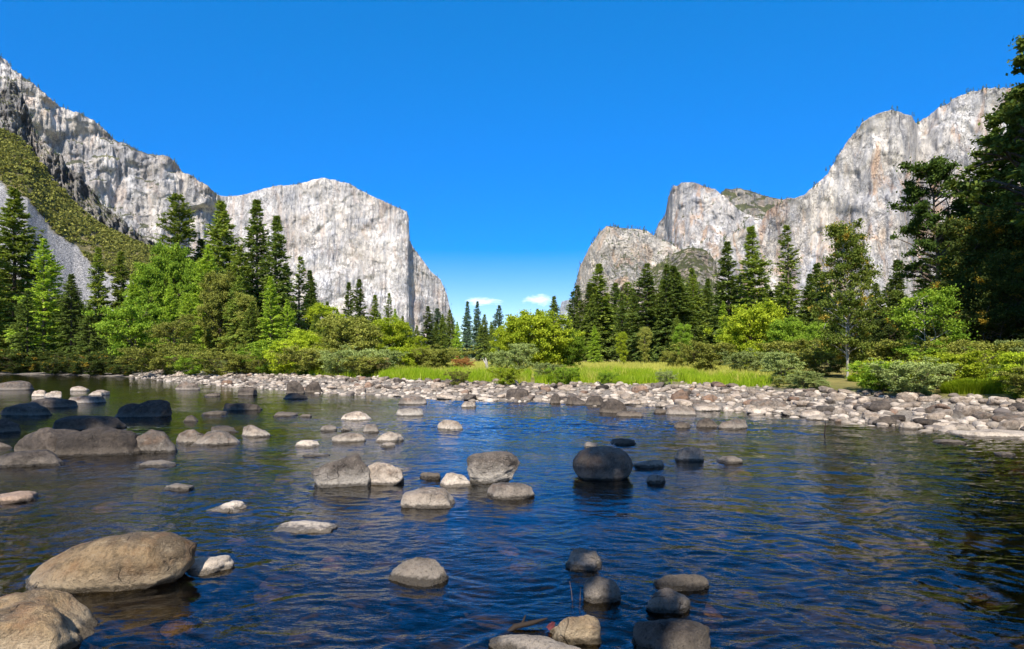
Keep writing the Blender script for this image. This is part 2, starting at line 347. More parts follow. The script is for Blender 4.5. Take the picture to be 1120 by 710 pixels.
mead = N.mix(N.rng(n2, 0.4, 0.6), (0.38, 0.31, 0.09), (0.20, 0.20, 0.05)); mead = N.mix(N.rng(n1, 0.45, 0.7, 0, .6), mead, (0.16, 0.12, 0.05))
zj = N.math('ADD', zz.outputs['Z'], N.math('MULTIPLY', N.math('SUBTRACT', n1, 0.5), 0.12))
bed = N.mix(N.rng(zj, -0.42, -0.58), bed, (0.028, 0.032, 0.016))  # deep bed painted darker in place of light lost in the water
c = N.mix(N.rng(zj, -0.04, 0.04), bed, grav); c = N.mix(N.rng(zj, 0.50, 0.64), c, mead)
N.bsdf(c, 0.95, N.bump(N.math('SUBTRACT', n1, N.math('MULTIPLY', vo.outputs['Distance'], 1.2)), 0.12, 0.8), 0.2)
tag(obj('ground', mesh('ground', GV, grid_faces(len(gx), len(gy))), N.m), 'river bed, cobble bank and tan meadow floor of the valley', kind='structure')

# ------------------------------------------------------------------ water
N = Nodes('river_water')
v1 = N.mapped((0.45, 1.0, 1), rot=(0, 0, math.radians(-12)))
v2 = N.mapped((0.7, 1.35, 1), rot=(0, 0, math.radians(8)))
w1 = N.noise(v1, 1.1, 2, 0.5, 0.6); w2 = N.noise(v1, 4.2, 3, 0.6, 0.9); w3 = N.noise(v2, 13, 3, 0.6, 0.4)
pool = N.rng(N.noise(N.mapped((0.16, 0.28, 1)), 1, 2), 0.38, 0.62, 0.35, 1.0)
hgt = N.math('ADD', N.math('ADD', N.math('MULTIPLY', w1, 0.18), N.math('MULTIPLY', N.math('MULTIPLY', w2, pool), 0.17)), N.math('MULTIPLY', N.math('MULTIPLY', w3, pool), 0.048))
bn = N.bump(hgt, 0.13, 1.0)
fr = N.n('ShaderNodeFresnel'); fr.inputs['IOR'].default_value = 1.42; N.l(bn, fr.inputs['Normal'])
tr = N.n('ShaderNodeBsdfTransparent'); tr.inputs[0].default_value = (0.50, 0.45, 0.31, 1)
gl = N.n('ShaderNodeBsdfGlossy'); gl.inputs['Roughness'].default_value = 0.03; gl.inputs['Color'].default_value = (0.95, 0.97, 1, 1); N.l(bn, gl.inputs['Normal'])
ms = N.n('ShaderNodeMixShader'); N.l(fr.outputs[0], ms.inputs[0]); N.l(tr.outputs[0], ms.inputs[1]); N.l(gl.outputs[0], ms.inputs[2])
N.l(ms.outputs[0], N.out.inputs['Surface'])
def wave(x, y):
    a = math.radians(14); u = x*math.cos(a)-y*math.sin(a); w = x*math.sin(a)+y*math.cos(a)     # the current runs across and slightly towards the viewer
    amp = np.clip(0.75+0.9*perlin(x*0.13, y*0.2, 0, 61), 0.25, 1.5)
    amp = amp*(0.50+0.62/(1+np.exp(-(x+0.16*y+2.0)*0.7)))
    amp = amp*(1+0.7*np.exp(-((x-0.02*y)/6.0)**2)*np.clip((y-10)/9, 0, 1))
    wx_ = u+0.25*perlin(u*1.1, w*1.1, 0, 66); wy_ = w+0.25*perlin(u*1.1, w*1.1, 0, 67)
    return amp*(0.019*perlin(wx_*0.55, wy_*1.0, 0, 62) + 0.0135*perlin(wx_*1.3, wy_*2.6, 0, 63) + 0.0085*(1-2*np.abs(perlin(wx_*2.9, wy_*5.2, 0, 64))) + 0.0050*perlin(wx_*6.5, wy_*11, 0, 65))
na, nr = 900, 860
ta = np.tan(np.linspace(-0.98, 0.98, na)); rr_ = np.concatenate([[-3, 0, 1.5, 2.5], np.geomspace(3.0, 120, nr-4)])
TA, RR = np.meshgrid(ta, rr_, indexing='ij'); WX = TA*np.maximum(RR, 3.0)*1.0; WX = np.where(np.abs(TA) > 1.45, WX*6, WX); WY = RR
fade = np.clip((70-RR)/40, 0.25, 1)*np.clip((RR-2.2)/0.8, 0, 1)
WZ = wave(WX, WY)*fade
tag(obj('water', mesh('water', np.stack([WX.ravel(), WY.ravel(), WZ.ravel()], 1), grid_faces(na, nr)), N.m), 'rippled dark blue river reflecting sky and trees', kind='structure')

# ------------------------------------------------------------------ cliffs and hills
RIDGES = {}
def massif(name, ridge, mat, label, nu=420, nv=230, run=0.25, p=2.2, back=0.5, amp=(22, 9, 4), wl=(70, 26, 9), zs=5.0, jag=4.0, seed=0, ramp=0.0, block=0.0, mask=None, shelf=0.0, shelf_v=0.55, slab=0.0, slab_w=1.0):
    r = np.array(ridge, float)
    seg = np.concatenate([[0], np.cumsum(np.hypot(np.diff(r[:, 0]), np.diff(r[:, 1])))])
    u = np.linspace(0, seg[-1], nu)
    px, py, D = (np.interp(u, seg, r[:, k]) for k in range(3))
    jj = fbm(u/7, u*0+seed, 0, 4, seed)*jag*F/D*0.5
    X, Y, Z = (px-560)/F*D, D, np.maximum(CAMH+(HY-py+jj)/F*D, 3.0)
    s = np.concatenate([[0], np.cumsum(np.hypot(np.diff(X), np.diff(Y)))])
    hd = np.stack([-X, -Y], 1)/np.hypot(X, Y)[:, None]          # towards the valley
    v = np.linspace(0, 1, nv)
    nb = 26; vb = np.linspace(0, 1, nb+1)[1:]
    zf = -4 + (Z[:, None]+4)*v[None]
    off = run*Z[:, None]*((1-v[None])**p) + ramp*Z[:, None]*(1-v[None])
    if shelf:
        sv = shelf_v + 0.12*fbm(s/130, s*0+seed, 0, 3, seed+7)[:, None]
        off = off + shelf*Z[:, None]*np.clip((1-v[None])/(1-sv), 0, 1)
    S_, ZZ = np.broadcast_arrays(s[:, None] + 14*fbm(s[:, None]/60, zf/220, 0, 3, seed+51), zf + 20*fbm(s[:, None]/90, zf/90, 0, 3, seed+57))
    dsp = -amp[0]*ridged(S_/wl[0], ZZ/(wl[0]*zs), 0, 4, seed) + amp[1]*fbm(S_/wl[1], ZZ/(wl[1]*zs), 0, 5, seed+11, 0.68) - amp[2]*ridged(S_/wl[2], ZZ/(wl[2]*zs*.6), 0, 3, seed+23)
    dsp = dsp + 0.75*(amp[0]+amp[2])
    if block: dsp = dsp + block*np.round(2.2*fbm(S_/(wl[0]*1.2), ZZ/(wl[0]*1.0), 0, 3, seed+31))
    if slab:
        for a_, w1_, w2_, tilt, sd in ((1.0, 240, 120, 0.55, 61), (0.6, 120, 70, -0.7, 63), (0.35, 60, 36, 0.35, 65)):
            pp = (S_ + tilt*ZZ)/(w1_*slab_w); qq = (ZZ - tilt*S_)/(w2_*slab_w)
            dsp = dsp + slab*a_*np.tanh(7*perlin(pp, qq, 0, seed+sd))
    if shelf: dsp = dsp*np.clip(0.35 + 0.65*(1-v[None])/(1-sv), 0.35, 1)
    fx = X[:, None] + hd[:, :1]*(off+dsp); fy = Y[:, None] + hd[:, 1:]*(off+dsp)
    front = np.stack([fx, fy, zf], 2)
    bz = Z[:, None]*(1-vb[None]**2) - 4*vb[None]**2
    bo = -back*Z[:, None]*vb[None] + dsp[:, -1:]*(1-vb[None])
    bz = bz + (6*fbm(s[:, None]/40, vb[None]*6+seed, 0, 3, seed+3)*jag/4)*np.sin(vb*math.pi)[None]
    bk = np.stack([X[:, None]+hd[:, :1]*bo, Y[:, None]+hd[:, 1:]*bo, bz], 2)
    A = np.concatenate([front, bk], 1)
    me = mesh(name, A.reshape(-1, 3), grid_faces(nu, A.shape[1]), smooth=False)
    if mask is not None:
        q = A.reshape(-1, 3); mv = mask(560+F*q[:, 0]/q[:, 1], HY-F*(q[:, 2]-CAMH)/q[:, 1], q)
        at = me.attributes.new('talus', 'FLOAT', 'POINT'); at.data.foreach_set('value', mv.astype(np.float32))
    o = obj(name, me, mat); tag(o, label, kind='structure')
    RIDGES[label] = (front, front[:, -1])
    return o
massif('cliff', [(215,400,3050),(222,222,3050),(235,214,3050),(250,214,3050),(265,213,3040),(280,208,3020),(305,203,3000),(335,200,2960),(343,197,2950),(352,195,2950),(366,196,2950),(380,200,2950),(395,208,2950),(420,220,2950),(436,227,2950),(445,231,2950),(447,238,2965),(448,262,3010),(452,271,3030),(460,281,3045),(470,295,3060),(482,306,3075),(489,322,3090),(494,345,3100),(500,395,3100)],
       GR_CAP, 'huge pale sheer granite monolith rising left of the valley gap', nu=640, nv=300, run=0.10, p=2.0, back=0.8, amp=(16, 7, 3.5), wl=(190, 40, 14), zs=8.0, jag=5, seed=2, slab=4.5, slab_w=1.1)
massif('cliff', [(-190,-60,2016),(-60,18,2094),(-10,50,2124),(0,56,2130),(8,60,2141),(14,72,2149),(22,76,2160),(40,95,2185),(58,107,2209),(80,118,2240),(95,123,2260),(112,134,2284),(128,149,2306),(150,160,2336),(168,166,2361),(190,173,2391),(200,185,2405),(212,193,2421),(228,205,2443),(240,213,2460),(246,235,2468),(256,400,2482)],
       GR_WEST, 'long grey cliff ridge falling from the upper left corner', nu=560, nv=260, run=0.28, p=2.0, amp=(55, 13, 6), wl=(250, 60, 18), zs=9.0, jag=6, seed=4, ramp=0.10, block=4, slab=13, slab_w=1.2)
massif('cliff', [(-190,20,900),(-60,70,900),(0,98,900),(6,86,900),(13,84,900),(22,92,905),(28,112,905),(36,135,900),(42,147,895),(58,165,890),(75,180,880),(92,196,870),(108,214,860),(125,232,850),(142,247,840),(160,258,830),(178,272,820),(200,305,800),(215,395,800)],
       GR_SPUR, 'dark craggy rock spur above the scrubby hillside', nu=420, nv=240, run=0.2, p=1.5, amp=(16, 10, 5), wl=(42, 17, 6), zs=2.2, jag=7, seed=6, ramp=0.45, block=6)
massif('cliff', [(612,400,1900),(622,375,1880),(627,345,1850),(630,310,1800),(634,291,1760),(645,270,1700),(655,254,1665),(663,247,1650),(685,249,1650),(705,251,1650),(722,261,1650),(738,268,1650),(756,280,1650),(775,300,1650),(790,395,1650)],
       GR_KNOB, 'lower brownish granite knob right of the valley gap', nu=380, nv=240, run=0.16, p=1.8, amp=(30, 16, 6), wl=(110, 38, 13), zs=2.4, jag=6, seed=8, ramp=0.06, block=3, slab=9, slab_w=0.7, shelf=0.45, shelf_v=0.5)
massif('cliff', [(706,395,2500),(714,262,2480),(720,245,2430),(727,236,2380),(731,215,2280),(736,204,2200),(745,200,2120),(757,199,2070),(770,203,2050),(783,206,2045),(794,216,2045),(806,228,2045),(830,238,2050),(860,250,2050),(880,395,2050)],
       GR_CATH, 'smooth pale granite dome behind the lower knob', nu=380, nv=240, run=0.25, p=1.5, amp=(12, 9, 4), wl=(160, 50, 15), zs=3.0, jag=4, seed=10, ramp=0.30, slab=7)
massif('cliff', [(780,395,2600),(789,212,2600),(793,206,2600),(805,206,2600),(820,208,2600),(838,214,2600),(855,218,2600),(880,222,2600),(905,395,2600)],
       GR_SADDLE, 'small wooded ridge peeking between dome and buttress', nu=220, nv=140, run=0.3, amp=(18, 9, 4), wl=(80, 30, 12), zs=2, jag=6, seed=12, ramp=0.3)
massif('cliff', [(745,395,1640),(754,312,1640),(760,290,1625),(775,274,1590),(793,262,1575),(815,250,1565),(832,241,1560),(840,226,1555),(856,218,1545),(880,214,1530),(893,202,1515),(905,190,1490),(915,172,1465),(924,156,1445),(932,143,1425),(942,131,1410),(955,124,1400),(967,121,1400),(985,123,1420),(998,127,1450),(1002,133,1490),(1005,129,1500),(1018,119,1480),(1030,112,1470),(1045,103,1450),(1060,99,1450),(1090,97,1440),(1130,88,1400),(1250,40,1300),(1420,60,1200),(1460,395,1200)],
       GR_CATH, 'towering granite buttress with orange stains on the right', nu=640, nv=300, run=0.22, p=2.2, amp=(38, 7, 3.5), wl=(250, 48, 14), zs=6.0, jag=5, seed=14, ramp=0.06, slab=6, slab_w=1.3)
massif('hillside', [(690,396,1560),(700,306,1560),(718,290,1560),(737,277,1560),(752,272,1560),(768,273,1560),(780,282,1560),(792,310,1560),(800,396,1560)],
       GR_SADDLE, 'green saddle between the knob and the buttress', nu=180, nv=140, run=0.2, p=1.5, amp=(10, 9, 4), wl=(90, 30, 10), zs=1.5, jag=5, seed=15, ramp=0.75)
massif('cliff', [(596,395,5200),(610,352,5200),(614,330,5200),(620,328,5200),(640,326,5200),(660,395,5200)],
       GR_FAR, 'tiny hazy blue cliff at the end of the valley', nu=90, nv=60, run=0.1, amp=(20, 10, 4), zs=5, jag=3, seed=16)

def talus_mask(px, py, q):
    wob = 9*perlin(px/16, py/16, 0, 71) + 4*perlin(px/5, py/5, 0, 72)
    line = np.interp(px, [-200, 0, 30, 60, 100, 130, 180], [110, 196, 218, 252, 284, 300, 330])
    low = np.interp(px, [-200, 0, 60, 100, 150, 180], [330, 300, 330, 345, 352, 345])
    a = np.clip((py+wob-line)/5, 0, 1)*np.clip((low-py-wob)/8, 0, 1)
    return a*np.clip((px+70)/20, 0, 1)
N = Nodes('hillside')
tn = N.noise(N.mapped((1/12, 1/12, 1/12)), 1, 6, 0.7); t2 = N.noise(N.mapped((1/3, 1/3, 1/3)), 1, 5, 0.75)
soil = N.mix(N.rng(tn, 0.4, 0.6), (0.085, 0.08, 0.03), (0.19, 0.155, 0.07)); soil = N.mix(N.rng(t2, 0.56, 0.66, 0, .8), soil, (0.33, 0.30, 0.26))
vt = N.n('ShaderNodeTexVoronoi'); N.l(N.mapped((1/5, 1/5, 1/4)), vt.inputs['Vector']); vs = N.n('ShaderNodeSeparateColor'); N.l(vt.outputs['Color'], vs.inputs[0])
scr = N.mix(vs.outputs[0], (0.13, 0.128, 0.125), (0.42, 0.40, 0.385)); scr = N.mix(N.rng(t2, 0.46, 0.36), scr, (0.06, 0.06, 0.065))
N.bsdf(N.mix(N.attr('talus'), soil, scr), 0.95, N.bump(N.math('ADD', t2, N.math('MULTIPLY', vt.outputs['Distance'], -0.5)), 1.6, 0.8), 0.1)
massif('hillside', [(-200,60,740),(-60,112,750),(0,141,750),(30,158,750),(52,190,750),(80,222,745),(110,246,740),(142,262,735),(172,274,730),(205,292,720),(230,330,700),(250,396,690)],
       N.m, 'steep green scrub hillside with a grey talus chute', nu=380, nv=220, run=0.2, p=2.5, back=1.0, amp=(2.0, 3.0, 0.2), wl=(260, 160, 9), zs=0.6, jag=0.3, seed=18, ramp=1.35, mask=talus_mask)

# scrub on the left hillside, wooded ridge lines: uncountable far vegetation
def rhombi(c, d, w, ln, wd):
    """leaf rhombi: centre c, direction d, width direction w, half lengths ln, wd"""
    n = len(c); ln = np.broadcast_to(ln, n)[:, None]; wd = np.broadcast_to(wd, n)[:, None]
    V = np.stack([c-d*ln, c+w*wd, c+d*ln, c-w*wd], 1).reshape(-1, 3)
    return V, np.arange(4*n).reshape(n, 4)
def rdir(n, g=rng):
    d = g.normal(size=(n, 3)); return d/np.linalg.norm(d, axis=1)[:, None]
def perp(d, g=rng):
    w = np.cross(d, rdir(len(d), g)); return w/(np.linalg.norm(w, axis=1)[:, None]+1e-9)
g = np.random.default_rng(21)
fr_, _ = RIDGES['steep green scrub hillside with a grey talus chute']
pts = []
FU, FV = fr_.shape[:2]
iu = g.integers(0, FU, 16000); iv = (FV*np.sqrt(g.random(16000))).astype(int).clip(0, FV-1)
q = fr_[iu, iv]; pxx = 560+F*q[:, 0]/q[:, 1]; pyy = HY-F*(q[:, 2]-CAMH)/q[:, 1]
keep = (talus_mask(pxx, pyy, q) < 0.35) & (pxx > -60) & (fbm(q[:, 0]/40, q[:, 1]/40, q[:, 2]/40, 3, 5) > -0.55)
q = q[keep][:4600]; sz = 1.3*g.uniform(1.0, 4.0, len(q))**0.9*np.clip(1+0.5*perlin(q[:, 0]/60, q[:, 1]/60, q[:, 2]/60, 12), .5, 1.6)*np.where(g.random(len(q)) < 0.1, 1.5, 1)
K = 34; dd = rdir(len(q)*K, g); dd[:, 2] = np.abs(dd[:, 2])*0.9
cc = np.repeat(q, K, 0) + dd*np.repeat(sz, K)[:, None]*g.uniform(0.6, 1.0, (len(dd), 1))
d_ = rdir(len(cc), g)
tag(obj('hillside_scrub', mesh('hillside_scrub', *rhombi(cc, d_, perp(d_, g), np.repeat(sz, K)*0.36, np.repeat(sz, K)*0.25), smooth=False), L['scrub']), 'olive green scrub covering the left hillside', kind='stuff')

cl = []; sl = []
for lab, (frt, top) in RIDGES.items():
    if 'hillside' in lab and 'spur' not in lab or 'hazy' in lab: continue
    dens = 0.5 if 'monolith' in lab else 0.75
    n = int(len(top)*dens); i = g.integers(0, len(top), n)
    ok = fbm(i/14.0, i*0.0+len(lab), 0, 3, 9) > -0.05
    t_ = top[i[ok]]; cl.append(t_ + np.c_[g.normal(0, 3, (len(t_), 2)), g.uniform(-7, 1, len(t_))]); sl.append(g.uniform(2.0, 5.5, len(t_))*(0.5 if 'spur' in lab else 1))
    # ledge trees where the front face lies back enough
    nrm = np.cross(np.gradient(frt, axis=0), np.gradient(frt, axis=1)); nrm /= np.linalg.norm(nrm, axis=2)[:, :, None]+1e-9
    fl = np.abs(nrm[:, :, 2]) > (0.35 if ('saddle' in lab or 'wooded' in lab) else 0.60 if 'spur' in lab else 0.66); a, b = np.nonzero(fl[:, int(frt.shape[1]*.35):]); b = b+int(frt.shape[1]*.35)
    if len(a):
        k = g.integers(0, len(a), 30 if 'monolith' in lab else 500 if ('saddle' in lab or 'wooded' in lab) else 220); p_ = frt[a[k], b[k]]
        cl.append(p_); sl.append(g.uniform(1.5, 4.0, len(p_))*(0.5 if 'spur' in lab else 1))
cl = np.concatenate(cl); sl = np.concatenate(sl); K = 26
h_ = g.random((len(cl), K))**1.4
ang = g.uniform(0, 2*math.pi, (len(cl), K)); rr = (1-h_)*0.42*np.sqrt(g.random((len(cl), K)))*sl[:, None]*1.6
cc = np.stack([cl[:, :1]+rr*np.cos(ang), cl[:, 1:2]+rr*np.sin(ang), cl[:, 2:]+h_*sl[:, None]*2.6], 2).reshape(-1, 3)
d_ = rdir(len(cc), g); s_ = np.repeat(sl, K)
tag(obj('ridge_forest', mesh('ridge_forest', *rhombi(cc, d_, perp(d_, g), s_*0.30, s_*0.2), smooth=False), L['ridge']), 'far dark trees dotted along the cliff tops and ledges', kind='stuff')

# ------------------------------------------------------------------ trees
def tubes(paths, sides=7):
    """paths: list of (points (k,3), radii (k,))"""
    V, Fc, o = [], [], 0
    an = np.linspace(0, 2*math.pi, sides, endpoint=False)
    for pt, ra in paths:
        pt = np.asarray(pt, float); k = len(pt); tg = np.gradient(pt, axis=0); tg /= np.linalg.norm(tg, axis=1)[:, None]+1e-9
        ref = np.array([1., 0.2, 0.1]) if abs(tg[0, 2]) > 0.7 else np.array([0.1, 0.2, 1.])
        a = np.cross(tg, ref); a /= np.linalg.norm(a, axis=1)[:, None]+1e-9; b = np.cross(tg, a)
        ring = pt[:, None] + np.asarray(ra)[:, None, None]*(np.cos(an)[None, :, None]*a[:, None]+np.sin(an)[None, :, None]*b[:, None])
        V.append(ring.reshape(-1, 3)); i = np.arange((k-1)*sides); r0 = i//sides*sides; c0 = i % sides; c1_ = (c0+1) % sides
        Fc.append(np.stack([r0+c0, r0+c1_, r0+sides+c1_, r0+sides+c0], 1)+o); o += k*sides
    return np.concatenate(V), np.concatenate(Fc)

def make_conifer(seed, H=25.0, R_=0.17, base=0.06, whorls=70, per=8, leaf=0.46, droop=0.35, shape=0.85, openness=0.0, lean=0.0, dens=1.0, tip=0.02):
    g = np.random.default_rng(seed)
    nb = whorls*per
    t = np.sort(base + (1-base)*g.random(nb)**(0.92))
    prof = (1-t)**shape*np.interp(t, [base, base+0.12, 1], [0.75, 1, 1]) + tip
    gap = np.clip(0.92+0.45*perlin(t*9, t*0+seed, 0, seed), 0.35, 1.25)
    Lb = 1.5*H*R_*prof*g.uniform(0.55, 1.15, nb)*gap
    az = g.uniform(0, 2*math.pi, nb); sec = 1+0.38*perlin(np.cos(az)*1.2+seed, np.sin(az)*1.2, t*6, seed); Lb = Lb*sec
    if openness: m = g.random(nb) > openness; t, Lb, az = t[m], Lb[m], az[m]; nb = len(t)
    ns = np.maximum(3, (Lb/leaf*2.3*dens).astype(int)); idx = np.repeat(np.arange(nb), ns)
    s = g.uniform(0.12, 1.0, len(idx))**0.8
    bd = np.stack([np.cos(az), np.sin(az)], 1)
    up = np.interp(t, [0, 1], [0.05, 0.75])
    def path(i, s): 
        zz = t[i]*H + Lb[i]*(up[i]*s - droop*s**1.7*(1-0.6*t[i]))
        return np.stack([bd[i, 0]*Lb[i]*s + lean*H*t[i]**1.3, bd[i, 1]*Lb[i]*s, zz], 1)
    c = path(idx, s); n = len(c)
    side = np.stack([-bd[idx, 1], bd[idx, 0], np.zeros(n)], 1); fw = np.stack([bd[idx, 0], bd[idx, 1], (up-droop)[idx]], 1)
    Cs, Ds, Ws = [], [], []
    for sg in (-1, 0, 1):
        d = fw*(1.0 if sg == 0 else 0.55) + side*sg*g.uniform(0.6, 1.1, (n, 1)) + g.normal(0, 0.25, (n, 3)); d[:, 2] -= 0.12
        d /= np.linalg.norm(d, axis=1)[:, None]
        Cs.append(c + d*leaf*0.55 + g.normal(0, 0.10*leaf, (n, 3))); Ds.append(d)
        w = np.cross(d, np.stack([g.normal(0, .5, n), g.normal(0, .5, n), np.ones(n)], 1)); Ws.append(w/np.linalg.norm(w, axis=1)[:, None])
    C_, D_, W_ = map(np.concatenate, (Cs, Ds, Ws)); q = g.uniform(0.6, 1.25, len(C_))
    wob = np.array([0.02*H*math.sin(seed), 0.02*H*math.cos(seed*2)]); C_[:, :2] += wob*np.sin(C_[:, 2:]/H*5+seed)
    crown = mesh('crown', *rhombi(C_, D_, W_, leaf*0.75*q, leaf*0.26*q), smooth=False)
    zt = np.linspace(-0.3, H*0.98, 10); tt = np.clip(zt/H, 0, 1)
    paths = [(np.stack([lean*H*tt**1.3, 0*zt, zt], 1), H*0.014*(1-tt)**0.8+0.02)]
    for b in range(0, nb, max(1, nb//90)):
        ss = np.array([0, 0.35, 0.7, 0.95]); bi = np.full(4, b); paths.append((path(bi, ss), 0.05*(1-ss)*min(1.0, Lb[b]/2.5)+0.012))
    return crown, mesh('trunk', *tubes(paths, 6)), H

def make_broad(seed, H=10.0, Rx=3.5, base=0.12, nl=42, leaf=0.25, clump=0.62, per=250, stems=1, spread=1.0, top=0.85, vis=0.5, narrow=0.0, tr=1.0):
    g = np.random.default_rng(seed); paths = []; tips = []
    for k in range(stems):
        a0 = g.uniform(0, 6.28); off = np.array([math.cos(a0), math.sin(a0)])*(0 if stems == 1 else g.uniform(0.05, 0.25)*Rx*spread)
        zt = np.linspace(-0.2, H*top, 8); bx = np.cumsum(g.normal(0, 0.025*H, 8))*np.linspace(0, 1, 8); by = np.cumsum(g.normal(0, 0.025*H, 8))*np.linspace(0, 1, 8)
        lx = off[0]*(0.3+zt/H*2.2); ly = off[1]*(0.3+zt/H*2.2)
        ax = np.stack([bx+lx, by+ly, zt], 1); r0 = 0.018*H*tr/(stems**0.5)
        paths.append((ax, r0*(1-0.85*np.linspace(0, 1, 8)))); tips.append(ax[-1])
        m = max(4, nl//stems)
        for j in range(m):
            t = base + (top-base)*(j+g.random())/m; o = np.array([np.interp(t*H, zt, ax[:, q]) for q in range(3)])
            az = j*2.4+g.normal(0, 0.4)
            sh = math.sin(math.pi*min(1, max(0.05, (t-base*0.6)/(1.12-base*0.6)))**(0.75+narrow)) 
            Lb = Rx*sh*g.uniform(0.55, 1.12); rise = g.uniform(0.15, 0.7)*Lb
            e = o + np.array([math.cos(az)*Lb, math.sin(az)*Lb, rise])
            mid = (o+e)/2 + np.array([0, 0, 0.10*Lb]) + g.normal(0, 0.05*Lb, 3)
            paths.append((np.stack([o, mid, e]), np.array([0.45, 0.28, 0.08])*r0*(1-0.6*t)+0.006)); tips += [e, mid*0.4+e*0.6]
            for _ in range(2):
                e2 = mid + (e-mid)*g.uniform(0.2, .9) + g.normal(0, 0.22*Lb, 3); paths.append((np.stack([mid, (mid+e2)/2+g.normal(0, .03*Lb, 3), e2]), np.array([0.2, 0.13, 0.05])*r0+0.005)); tips.append(e2)
    tips = np.array(tips); nt = len(tips); cs = clump*g.uniform(0.5, 1.25, nt); cnt = (per*cs**2/ (clump**2)).astype(int)+20
    i = np.repeat(np.arange(nt), cnt); n = len(i)
    d = rdir(n, g); rad = np.minimum(np.abs(g.normal(0, 0.62, n)), 1.7)
    c = tips[i] + d*(rad*cs[i])[:, None]*np.array([1.3, 1.3, 0.72])
    c[:, 2] = np.maximum(c[:, 2], 0.02*H+0.02)
    dd = rdir(n, g); dd[:, 2] -= 0.35; dd /= np.linalg.norm(dd, axis=1)[:, None]
    q = g.uniform(0.6, 1.25, n)
    w = np.cross(dd, np.stack([g.normal(0, .6, n), g.normal(0, .6, n), np.ones(n)], 1)); w /= np.linalg.norm(w, axis=1)[:, None]
    return mesh('crown', *rhombi(c, dd, w, leaf*0.55*q, leaf*0.36*q), smooth=False), mesh('trunk', *tubes(paths, 6)), H

CON = [make_conifer(101, R_=0.150, shape=0.9), make_conifer(102, R_=0.19, shape=0.80, droop=0.45), make_conifer(103, R_=0.125, shape=0.75, base=0.1),
       make_conifer(104, R_=0.165, shape=0.95, openness=0.30, whorls=56), make_conifer(105, R_=0.21, shape=0.9, base=0.02, whorls=66), make_conifer(106, R_=0.14, shape=0.62, openness=0.42, base=0.22, leaf=0.46, tip=0.05),
       make_conifer(107, R_=0.15, shape=1.05, base=0.03, droop=0.28)]
PINE = make_conifer(120, H=22, R_=0.17, shape=0.40, openness=0.52, base=0.30, leaf=0.30, whorls=34, per=6, droop=0.1, lean=-0.20, tip=0.10, dens=1.5)
BIGPINE = make_conifer(121, H=28, R_=0.17, shape=0.55, openness=0.30, base=0.15, leaf=0.30, whorls=50, per=6, droop=0.3, tip=0.06, dens=1.3)
BROAD = [make_broad(201, 11, 3.6, 0.10), make_broad(202, 10, 4.2, 0.08, nl=40, stems=2), make_broad(203, 13, 3.4, 0.12, nl=40), make_broad(204, 8, 4.0, 0.05, nl=36, stems=3)]
ROUND = [make_broad(261, 7, 4.0, 0.0, nl=80, leaf=0.23, clump=0.55, per=210, stems=3, spread=1.2, top=0.82), make_broad(262, 7, 3.8, 0.0, nl=74, leaf=0.23, clump=0.55, per=210, stems=2, spread=1.0, top=0.85)]
TALLB = [make_broad(211, 22, 6.0, 0.08, nl=95, leaf=0.40, clump=0.95, per=270, top=0.93), make_broad(212, 20, 6.5, 0.05, nl=90, leaf=0.40, clump=0.95, per=270, top=0.93)]
SHRUB = [make_broad(221, 3.0, 2.0, 0.0, nl=60, leaf=0.13, clump=0.27, per=110, stems=6, top=0.92, spread=1.3), make_broad(222, 2.4, 2.3, 0.0, nl=60, leaf=0.12, clump=0.25, per=110, stems=7, top=0.9, spread=1.9), make_broad(223, 3.4, 1.6, 0.0, nl=54, leaf=0.13, clump=0.25, per=110, stems=5, top=0.95, spread=1.2)]
BIRCH = make_broad(231, 10, 2.3, 0.12, nl=80, leaf=0.14, clump=0.42, per=150, stems=2, spread=0.5, top=0.97, narrow=-0.15, tr=0.62)
SPARSE = make_broad(232, 5.5, 1.9, 0.12, nl=26, leaf=0.12, clump=0.38, per=150, stems=2, spread=0.4, top=0.92, tr=0.6)
DARKB = make_broad(241, 16, 5.5, 0.05, nl=90, leaf=0.24, clump=0.85, per=420, stems=2)
PINEC = make_broad(251, 28, 4.4, 0.16, nl=84, leaf=0.34, clump=0.52, per=190, top=0.97)
PINEL = make_broad(252, 22, 4.0, 0.38, nl=40, leaf=0.30, clump=0.62, per=200, top=0.96)

def plant(proto, name, cat, mat, bark, x, y, h, wf, label, group=None, rz=None, parts=('trunk', 'crown')):
    crown, trunk, H0 = proto
    r = bpy.data.objects.new(name, None); COL.objects.link(r); r.empty_display_size = 0.3
    r.location = (x, y, float(ground_h(x, y))-0.02); s = h/H0; r.scale = (s*wf, s*wf, s)
    r.rotation_euler = (0, 0, rng.uniform(0, 6.28) if rz is None else rz)
    tag(r, label, cat, group)
    obj(parts[0], trunk, bark, r); obj(parts[1], crown, mat, r)
    return r
def at(px, D): return (px-560)/F*D, D
def conifer(px, top, D, k, tone, label, wf=1.0, group=None, name='conifer_tree', proto=None, rz=None, bark=None):
    x, y = at(px, D); h = CAMH + (HY-top)/F*D - float(ground_h(x, y))
    return plant(proto or CON[k], name, 'tree', L[tone], bark or BARK, x, y, h, wf, label, group, rz)
def broad(px, top, D, proto, tone, label, wf=1.0, name='broadleaf_tree', cat='tree', bark=None, rz=None, group=None, parts=('trunk', 'crown')):
    x, y = at(px, D); h = CAMH + (HY-top)/F*D - float(ground_h(x, y))
    return plant(proto, name, cat, L[tone], bark or BARK, x, y, h*0.97, wf, label, group, rz, parts)

